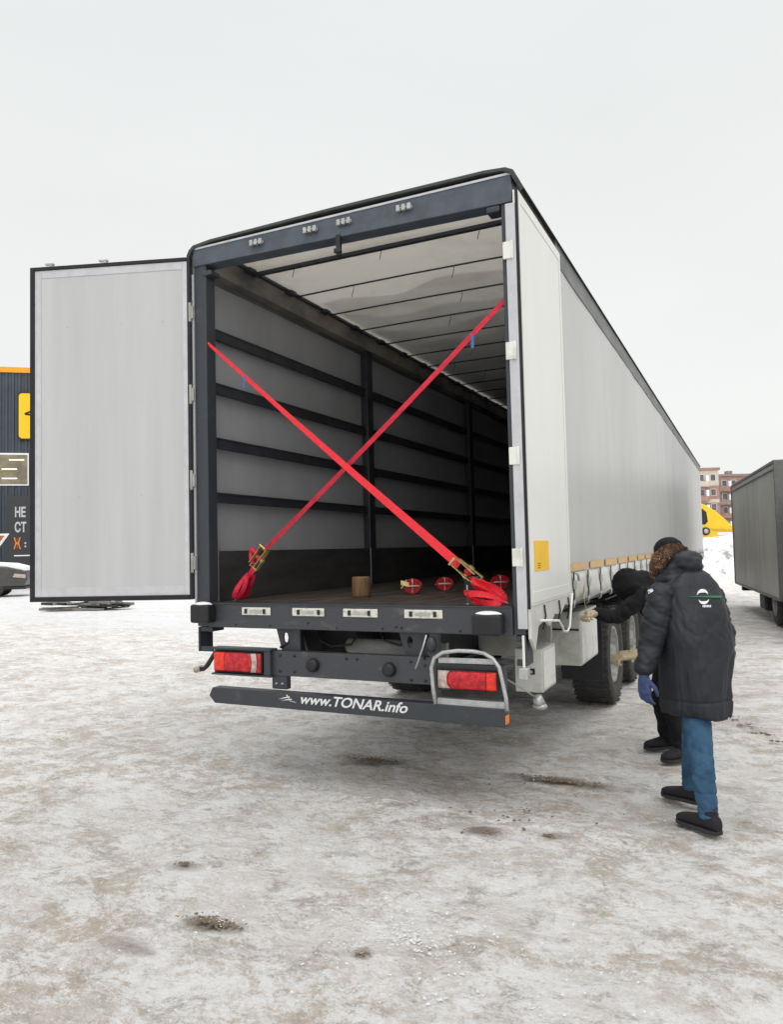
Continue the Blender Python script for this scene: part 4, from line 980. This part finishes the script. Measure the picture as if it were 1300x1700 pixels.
o = k.build('trousers', M['darkcloth'], pb); remesh(o, .010, 3, .012, .09, 6)
for ft in feet: shoe(ft[0], ft[1], M['shoe'], M['sole'], pb, .095, .05)
hand(hA_wr + V((-.01, -.01, 0)), (handA - hA_wr), V((.1, .3, -1)), -1, M['gbeige'], pb, curl=.95, sc=1.05)
hand(hB2 + V((.03, .01, 0)), V((-.9, -.35, -.12)), V((0, .25, -1)), -1, M['gbeige'], pb, curl=.75, sc=1.4)
# strap end held in the near hand belongs to the trailer's curtain
k = ribbon([V((1.306, 1.70, 1.30)), V((1.33, 1.55, 1.19)), handA + V((0, 0, .02)), handA + V((.01, 0, -.06))], (.014, .014), .0015, lambda t: V((1, .1, 0)))
k.build('curtain_strap', M['gold'], curtR, smooth=False)

# ------------------------------------------------------------------ parked box truck, right
def at(u, v, dist):   # point at a photo pixel and camera depth
    return CAM + (CF + CR * ((u - 650) / FPX) + CU * ((850 - v) / FPX)) * dist
A = at(1222, 975, 19.3); Bp = at(1297, 1005, 13.3); A.z = Bp.z = 0
ux = (Bp - A).normalized(); Lb = (Bp - A).length; vy = V((-ux.y, ux.x, 0))
if vy.dot(V((1, 0, 0))) < 0: vy = -vy
bt = empty('box_truck', (A + Bp) / 2 + vy * 1.2, 'grey box truck with a plain side parked at the right edge of the yard', 'truck')
M['bt'] = mat('grey_truck_side', (.33, .33, .31), .5, scale=1.2, var=.10, stretch=(1, 1, .35), col2=(.26, .26, .235), thr=(.3, .6), bump=.05, bscale=8)
M['btd'] = mat('dark_grey_truck_trim', (.13, .135, .13), .5, var=.15)
def tb(a0, a1, b0, b1, z0, z1, nm, m, par, bev=.01):
    return mb().obox(A + ux * (a0 + a1) / 2 + vy * (b0 + b1) / 2 + up * (z0 + z1) / 2, ux * (a1 - a0) / 2, vy * (b1 - b0) / 2, up * (z1 - z0) / 2).build(nm, m, par, bev)
body = tb(0, Lb, 0, 2.4, .60, 3.02, 'cargo_box', M['bt'], bt)
tb(-.04, .02, -.02, 2.42, .56, 3.05, 'corner_frame', M['btd'], bt); tb(Lb - .02, Lb + .05, -.025, 2.425, .56, 3.06, 'corner_frame', M['btd'], bt)
tb(.021, Lb - .021, -.02, 2.41, 3.0205, 3.075, 'roof_edge', M['btd'], bt); tb(.021, Lb - .021, -.03, -.001, 2.90, 2.93, 'rain_gutter', M['btd'], bt)
tb(.021, Lb - .021, -.015, 2.41, .55, .599, 'side_skirt', M['btd'], bt)
for i in (2, 4): tb(Lb * i / 6 - .003, Lb * i / 6 + .003, -.002, -.0005, .62, 2.88, 'panel_seam', M['btd'], body, 0)
tb(.2, Lb - .1, .7, .85, .42, .549, 'chassis_rail', M['chassis'], bt); tb(.2, Lb - .1, 1.6, 1.75, .42, .549, 'chassis_rail', M['chassis'], bt)
tb(.25, .5, .10, .4, .40, .549, 'step_bracket', M['chassis'], bt)
tb(Lb - 2.9, Lb - 2.2, .06, .5, .2, .545, 'fuel_tank', M['chassis'], bt, .05)
def small_wheel(c, axis, r_, wd, par):
    a_ = V(axis).normalized(); e_ = mb(); e_.tube([c - a_ * wd / 2, c - a_ * wd * .4, c + a_ * wd * .4, c + a_ * wd / 2], [r_ * .9, r_, r_, r_ * .9], 32)
    o = e_.build('wheel', M['tyre'], par); q = mb(); q.tube([c - a_ * (wd / 2 + .004), c + a_ * (wd / 2 + .004)], r_ * .55, 20); q.tube([c - a_ * (wd / 2 + .03), c + a_ * (wd / 2 + .03)], r_ * .2, 12); q.build('rim', M['rim'], o); return o
for a_ in (Lb * .80, Lb + 1.2):
    for b_ in (.25, 2.15): small_wheel(A + ux * a_ + vy * b_ + up * .40, vy, .40, .30, bt)
# cab at the near end
cabp = []
for a_, z in ((-.15, .45), (-1.95, .45), (-2.02, 1.2), (-1.85, 1.35), (-1.35, 2.25), (-.15, 2.35)): cabp.append(Bp - ux * a_ + up * z + vy * .2)
mb().prism(cabp, vy * 2.0).build('cab', M['white'], bt, .04)

# ------------------------------------------------------------------ snowbank
def heap(name, c, ax_, ay, h, seed, label, m):
    n = 40; vs = []; fs = []
    for j in range(n + 1):
        for i in range(n + 1):
            x = -1 + 2 * i / n; y = -1 + 2 * j / n; r_ = math.sqrt(x * x + y * y); p = V((x * 2.2 + seed, y * 2.2, 0))
            z = h * max(0, 1 - r_ ** 2.2) * (1 + .25 * noise.noise(p)) + (.16 * h * noise.noise(p * 3) + .07 * h * noise.noise(p * 8)) * max(0, min(1, (1.05 - r_) * 4))
            vs.append((c[0] + x * ax_, c[1] + y * ay, c[2] + z - .03))
    fs = [(j * (n + 1) + i, j * (n + 1) + i + 1, (j + 1) * (n + 1) + i + 1, (j + 1) * (n + 1) + i) for j in range(n) for i in range(n)]
    k = mb(); k.add(vs, fs, True); o = k.build(name, m, fix=False); tag(o, label, 'snowbank'); return o
M['bank'] = mat('dirty_piled_snow', (.80, .81, .82), .7, scale=1.6, col2=(.30, .29, .27), thr=(.38, .52), bump=.7, bscale=6)
c = at(1190, 960, 36); heap('snowbank', (c.x, c.y + 2, 0), 4.2, 2.6, 1.68, 3, 'ploughed snowbank with dirty lower slope in front of the yellow vehicle', M['bank'])

# ------------------------------------------------------------------ yellow vehicle behind the snowbank
D = 46; yo = at(1160, 905, D); uR = V((CR.x, CR.y, 0)).normalized(); vF = V((CF.x, CF.y, 0)).normalized()
yv = empty('yellow_vehicle', (yo.x, yo.y, 0), 'bright yellow machine with sloping nose behind the snowbank', 'vehicle')
M['yel'] = mat('yellow_machine_paint', (.88, .58, .02), .35, var=.06, scale=2)
s_ = D / FPX
def yp(u, v, back=0): 
    return V((yo.x, yo.y, CAM.z)) + uR * ((u - 1160) * s_) + up * ((905.5 - v) * s_) + vF * back
outl = [(1080, 838), (1130, 834), (1160, 838), (1178, 846), (1194, 857), (1208, 870), (1222, 884), (1228, 892), (1226, 898), (1200, 902), (1186, 909), (1176, 928), (1100, 930), (1080, 925)]
mb().prism([yp(u, v) for u, v in outl], vF * 2.4).build('body_shell', M['yel'], yv, .08, 3)
mb().prism([yp(u, v, -.02) for u, v in ((1150, 850), (1168, 850), (1175, 856), (1177, 872), (1172, 877), (1150, 875))], vF * .03).build('side_window', mat('dark_glass', (.012, .016, .022), .1, var=.1), yv, .02)
k = mb(); c = yp(1172, 888, -.14); k.tube([c, c + vF * .1], .24, 20); mo = k.build('round_lamp', M['black'], yv); k = mb(); k.tube([c - vF * .03, c - vF * .002], .15, 20); k.build('lens', M['galv'], mo); mb().tube([yp(1172, 888, -.05), yp(1172, 888, .05)], .05, 8).build('lamp_arm', M['black'], yv)
mb().prism([yp(u, v, -.025) for u, v in ((1192, 890), (1226, 890.5), (1226, 894), (1192, 895))], vF * .02).build('pale_stripe', M['lettering'], yv)
mb().prism([yp(u, v, -.03) for u, v in ((1178, 884), (1200, 884.5), (1226, 887.5), (1226, 889), (1192, 888))], vF * .02).build('crease_stripe', mat('ochre', (.70, .42, .01), .5), yv)
for u in (1095, 1150, 1205): 
    c = yp(u, 905, .3); c.z = .55; small_wheel(c, vF, .55, .4, yv)

# ------------------------------------------------------------------ far apartment blocks
M['brick'] = mat('hazed_red_brown_brick', (.40, .25, .21), .85, var=.15, scale=2, bump=.1)  # brick lightened: distance haze is put into its colour
M['beige'] = mat('beige_cladding', (.62, .55, .46), .8, var=.1, scale=1)
M['pane'] = mat('window_glass_far', (.17, .165, .17), .15, var=.3, scale=.8)
M['mauve'] = mat('greyed_brick', (.34, .27, .255), .85, var=.12, scale=2)
def block(uL, uR_, vT, D, label, mtop, mmain, mband, cols, rows):
    s_ = D / FPX; o0 = at(uL, 905, D); w_ = (uR_ - uL) * s_; h_b = (905 - vT) * s_ + CAM.z
    o0 = V((o0.x, o0.y, 0)); ob = empty('apartment_block', o0, label, 'apartment block', 'apartment blocks beyond the yard')
    def q(a0, a1, z0, z1, t0, t1, nm, m, par=ob, bev=0):
        return mb().obox(o0 + uR * (a0 + a1) / 2 + up * (z0 + z1) / 2 + vF * (t0 + t1) / 2, uR * (a1 - a0) / 2, up * (z1 - z0) / 2, vF * (t1 - t0) / 2).build(nm, m, par, bev)
    q(0, w_, 0, h_b, 0, 12, 'wall', mmain)
    rf_ = q(-.25, w_ + .25, h_b + .01, h_b + .5, -.3, 12.2, 'roof', mband); q(w_ * .38, w_ * .52, h_b + .51, h_b + 1.5, 3, 4.5, 'chimney', mband, rf_)
    q(.02, w_ - .02, h_b - 3.1, h_b - .02, -.06, -.005, 'top_storey', mtop)
    fh = 2.95
    for r_ in range(rows):
        zb = h_b - .85 - r_ * fh
        if r_: q(.02, w_ - .02, zb + .25, zb + .95, -.05, -.005, 'floor_band', mband if r_ % 2 else mtop)
        for c_ in range(cols):
            xc = w_ * (c_ + .5) / cols
            wd = q(xc - .55, xc + .55, zb - 1.35, zb + .05, -.09, -.062, 'window', M['lettering']); q(xc - .47, xc + .47, zb - 1.27, zb - .03, -.11, -.092, 'pane', M['pane'], wd)
            if c_ % 2 == 0 and r_ < rows:
                bc = q(xc - 1.2, xc + 1.2, zb - 2.45, zb - 1.45, -1.0, -.10, 'balcony', mband if r_ % 2 else mtop); q(xc + .6, xc + 1.15, zb - 1.44, zb - .2, -.95, -.12, 'glazing', M['lettering'], bc)
    return ob
block(1120, 1198, 786, 150, 'beige and red apartment block just right of the trailer front', M['beige'], M['brick'], M['brick'], 4, 4)
block(1199, 1262, 797, 165, 'grey-brown brick apartment block behind the grey box truck', M['brick'], M['mauve'], M['mauve'], 4, 4)

# ------------------------------------------------------------------ dark building at left
D = 40; s_ = D / FPX
wl = at(0, 915, D); wl = V((wl.x, wl.y, 0)); dirw = (uR * 1.0 + vF * .25).normalized(); nrm = V((dirw.y, -dirw.x, 0))
hb_ = 11.6
lb_ = empty('shop_building', wl, 'dark blue-grey corrugated hall with orange roof trim behind the open left door', 'building')
def wq(a0, a1, z0, z1, t0, t1, nm, m, par=lb_, bev=0):   # t positive towards the viewer
    return mb().obox(wl + dirw * (a0 + a1) / 2 + up * (z0 + z1) / 2 + nrm * (t0 + t1) / 2, dirw * (a1 - a0) / 2, up * (z1 - z0) / 2, nrm * (t1 - t0) / 2).build(nm, m, par, bev)
M['corr'] = mat('blue_grey_cladding', (.048, .062, .085), .45, var=.12, scale=1.5)
k = mb(); a = -14.0; pts = []
while a < 5.2:
    pts += [(a, 0), (a + .12, 0), (a + .16, .05), (a + .28, .05), (a + .32, 0)]; a += .32
poly = [wl + dirw * x + nrm * t for x, t in pts] + [wl + dirw * pts[-1][0] - nrm * 8, wl + dirw * pts[0][0] - nrm * 8]
k.prism(poly, up * hb_).build('corrugated_wall', M['corr'], lb_)
wq(-14.1, 5.3, hb_ + .01, hb_ + .30, -8.1, .12, 'roof_trim', mat('orange_trim', (.85, .36, .01), .4, var=.05), lb_)
# lit strip window
wn = wq(-9.0, 1.42, 5.5, 7.25, .055, .09, 'window', M['lettering'])
wi = wq(-8.9, 1.36, 5.57, 7.15, .0905, .10, 'pane', mat('lit_interior', (.28, .24, .16), .3, scale=1.5, col2=(.12, .11, .09)), wn)
gm = bpy.data.materials.new('lit_tube'); gm.use_nodes = True; g_ = gm.node_tree.nodes['Principled BSDF']; g_.inputs['Emission Color'].default_value = (1, .86, .62, 1); g_.inputs['Emission Strength'].default_value = .9; g_.inputs['Base Color'].default_value = (.8, .7, .5, 1)
for i, z in enumerate((5.85, 6.35, 6.85)):
    for a0 in (-6.5, -4.2, -1.9, .1 + .35 * (i == 2)): wq(a0, a0 + .75, z, z + .06, .1005, .11, 'ceiling_lamp', gm, wn)
# yellow sign with black mark
sg = empty('yellow_sign', wl + dirw * 1.7 + up * 6.3 + nrm * .1, 'yellow rounded sign with a black mark high on the dark corrugated wall', 'sign')
cx_, zc_ = 2.05, 9.25
def rr(hw, hh, rad, n=6):
    out = []
    for (sx, sz, a0) in ((1, 1, 0), (-1, 1, 90), (-1, -1, 180), (1, -1, 270)):
        for i in range(n + 1):
            an = R(a0 + 90 * i / n); out.append((sx * (hw - rad) + rad * math.cos(an), sz * (hh - rad) + rad * math.sin(an)))
    return out
mk = lambda pl, t: [wl + dirw * (cx_ + x) + up * (zc_ + z) + nrm * t for x, z in pl]
mb().prism(mk(rr(1.18, 1.30, .2), .06), nrm * .12).build('sign_rim', M['black'], sg); mb().prism(mk(rr(1.10, 1.22, .17), .181), nrm * .02).build('sign_face', mat('sign_yellow', (.92, .55, .0), .4, var=.03), sg)
k = mb()
for (x0, z0, x1, z1) in ((-.80, .10, .25, .62), (-.80, .10, -.30, .02), (-.30, .02, .5, .02), (.25, .62, .2, -.5)):
    a_ = V((x0, z0)); b_ = V((x1, z1)); n__ = V((-(b_ - a_).y, (b_ - a_).x)).normalized() * .05
    k.prism(mk([a_ - n__, b_ - n__, b_ + n__, a_ + n__], .2015), nrm * .01)
k.build('sign_mark', M['black'], sg)
# dark poster panel with writing, standing in front of the wall
po = empty('advertising_panel', wl + dirw * 1.5 + nrm * .6, 'dark advertising panel with white and orange Cyrillic words beside the door edge', 'sign')
wq(.45, 4.2, 1.15, 4.95, .35, .42, 'panel', mat('dark_poster', (.035, .037, .042), .5, var=.1), po); wq(.4, 4.25, 1.05, 1.145, .33, .45, 'panel_base', M['tank'], po)
for sx in (.7, 4.0): wq(sx, sx + .1, 0, 1.049, .34, .44, 'leg', M['chassis'], po)
M['dim'] = mat('poster_lettering', (.58, .59, .60), .6)
def ptx(s, size, a0, z, m, w_=.5): text(s, size, wl + dirw * a0 + up * z + nrm * .425, dirw, up, 'lettering', m, po, bold=.022, ext=.004, width=w_)
ptx('НЕ', .70, .80, 4.02, M['dim'], .52); ptx('СТ', .70, .80, 3.22, M['dim'], .56); ptx('Ж', .80, .76, 2.36, mat('orange_print', (.85, .25, .03), .5), .36); ptx(':', .5, 1.28, 2.36, M['dim'], .09)
wq(.78, 2.2, 1.72, 1.78, .425, .43, 'lettering_line', M['lettering'], po)

# parked snowy car, mostly cut by the frame
cc = at(-6, 985, 31.5); cc = V((cc.x, cc.y, 0)); ca = empty('parked_car', cc, 'grey car with snow on its bonnet at the left edge beyond the open door', 'car')
def cq(pl, m, nm, t0, t1, par=ca, bev=.04): return mb().prism([cc + dirw * x * 1.25 + up * z * 1.25 + nrm * t0 for x, z in pl], nrm * (t1 - t0)).build(nm, m, par, bev, 3)
cq([(-3.5, .35), (.85, .35), (.95, .6), (.9, .85), (.3, 1.0), (-.5, 1.08), (-1.2, 1.6), (-2.6, 1.65), (-3.4, 1.1), (-3.6, .8)], mat('grey_car_paint', (.07, .066, .062), .35, var=.15, scale=3), 'body', -1.7, 0)
cq([(.85, 1.0), (.4, 1.13), (-.5, 1.2), (-.5, 1.085), (.3, 1.005), (.88, .86)], M['snow'], 'bonnet_snow', -1.6, -.05)
cq([(-.62, 1.1), (-1.22, 1.55), (-2.5, 1.6), (-3.2, 1.12)], M['pane'], 'side_window', .001, .01, bev=0)
cq([(.50, .66), (.90, .62), (.90, .74), (.55, .78)], M['clear'], 'headlight', .001, .02, bev=.01)
cq([(-3.5, .25), (.9, .25), (.9, .345), (-3.5, .345)], M['black'], 'bumper', -1.65, -.02)
for x in (-.1, -2.7):
    for t in (-.12, -1.58): small_wheel(cc + dirw * x * 1.25 + up * .38 + nrm * t, nrm, .38, .22, ca)
# orange banner on a stand near the car
cc = cc - dirw * .55 - up * .22
ba = empty('orange_board', cc + dirw * .2 - nrm * 2.2, 'tilted white-edged orange board above the snowy car', 'board')
mb().prism([cc - nrm * 2.2 + dirw * x + up * z for x, z in ((-2.6, 2.0), (-.1, 2.0), (.55, 2.95), (-2.2, 2.95))], nrm * .06).build('board_rim', M['lettering'], ba, .01)
mb().prism([cc - nrm * 2.135 + dirw * x + up * z for x, z in ((-2.5, 2.08), (-.18, 2.08), (.36, 2.86), (-2.2, 2.86))], nrm * .01).build('board_face', mat('orange_brown_board', (.42, .17, .06), .6, var=.2), ba)
for x in (-1.9, -.3): mb().tube([cc - nrm * 2.2 + dirw * x, cc - nrm * 2.2 + dirw * x + up * 2.0], .03, 8).build('leg', M['chassis'], ba)
# low tangle of metal and timber in the snow beneath the open door
c = ray(140, 1013, 'z', 0); sp = empty('scrap_pile', c, 'low snow-dusted heap of grey boards and pipes seen under the open left door', 'scrap')
rnd = random.Random(5); k = mb(); k2 = mb()
for i in range(34):
    a_ = rnd.uniform(-.30, .30); p0 = c + uR * rnd.uniform(-1.05, .95) + vF * rnd.uniform(-.3, .4) + up * rnd.uniform(.05, .26)
    d_0 = (uR * math.cos(a_) + vF * math.sin(a_) + up * rnd.uniform(-.06, .06)); (k if i % 3 else k2).obox(p0, d_0 * rnd.uniform(.25, .65), vF * rnd.uniform(.03, .08), up * rnd.uniform(.015, .035))
k.tube([c + uR * .9 - vF * .1 + up * .2, c + uR * .9 + vF * .1 + up * .2], .13, 18)
k.build('boards', mat('weathered_scrap', (.22, .205, .185), .7, var=.25, scale=5), sp, .005); k2.build('dark_boards', M['chassis'], sp, .005)
k = mb(); 
for i in range(8): k.ell(c + uR * rnd.uniform(-1.0, .9) + vF * rnd.uniform(-.3, .2) + up * rnd.uniform(.16, .30), (uR * rnd.uniform(.08, .25), vF * .1, up * .03), 10, 6)
k.build('snow_cover', M['snow'], sp)
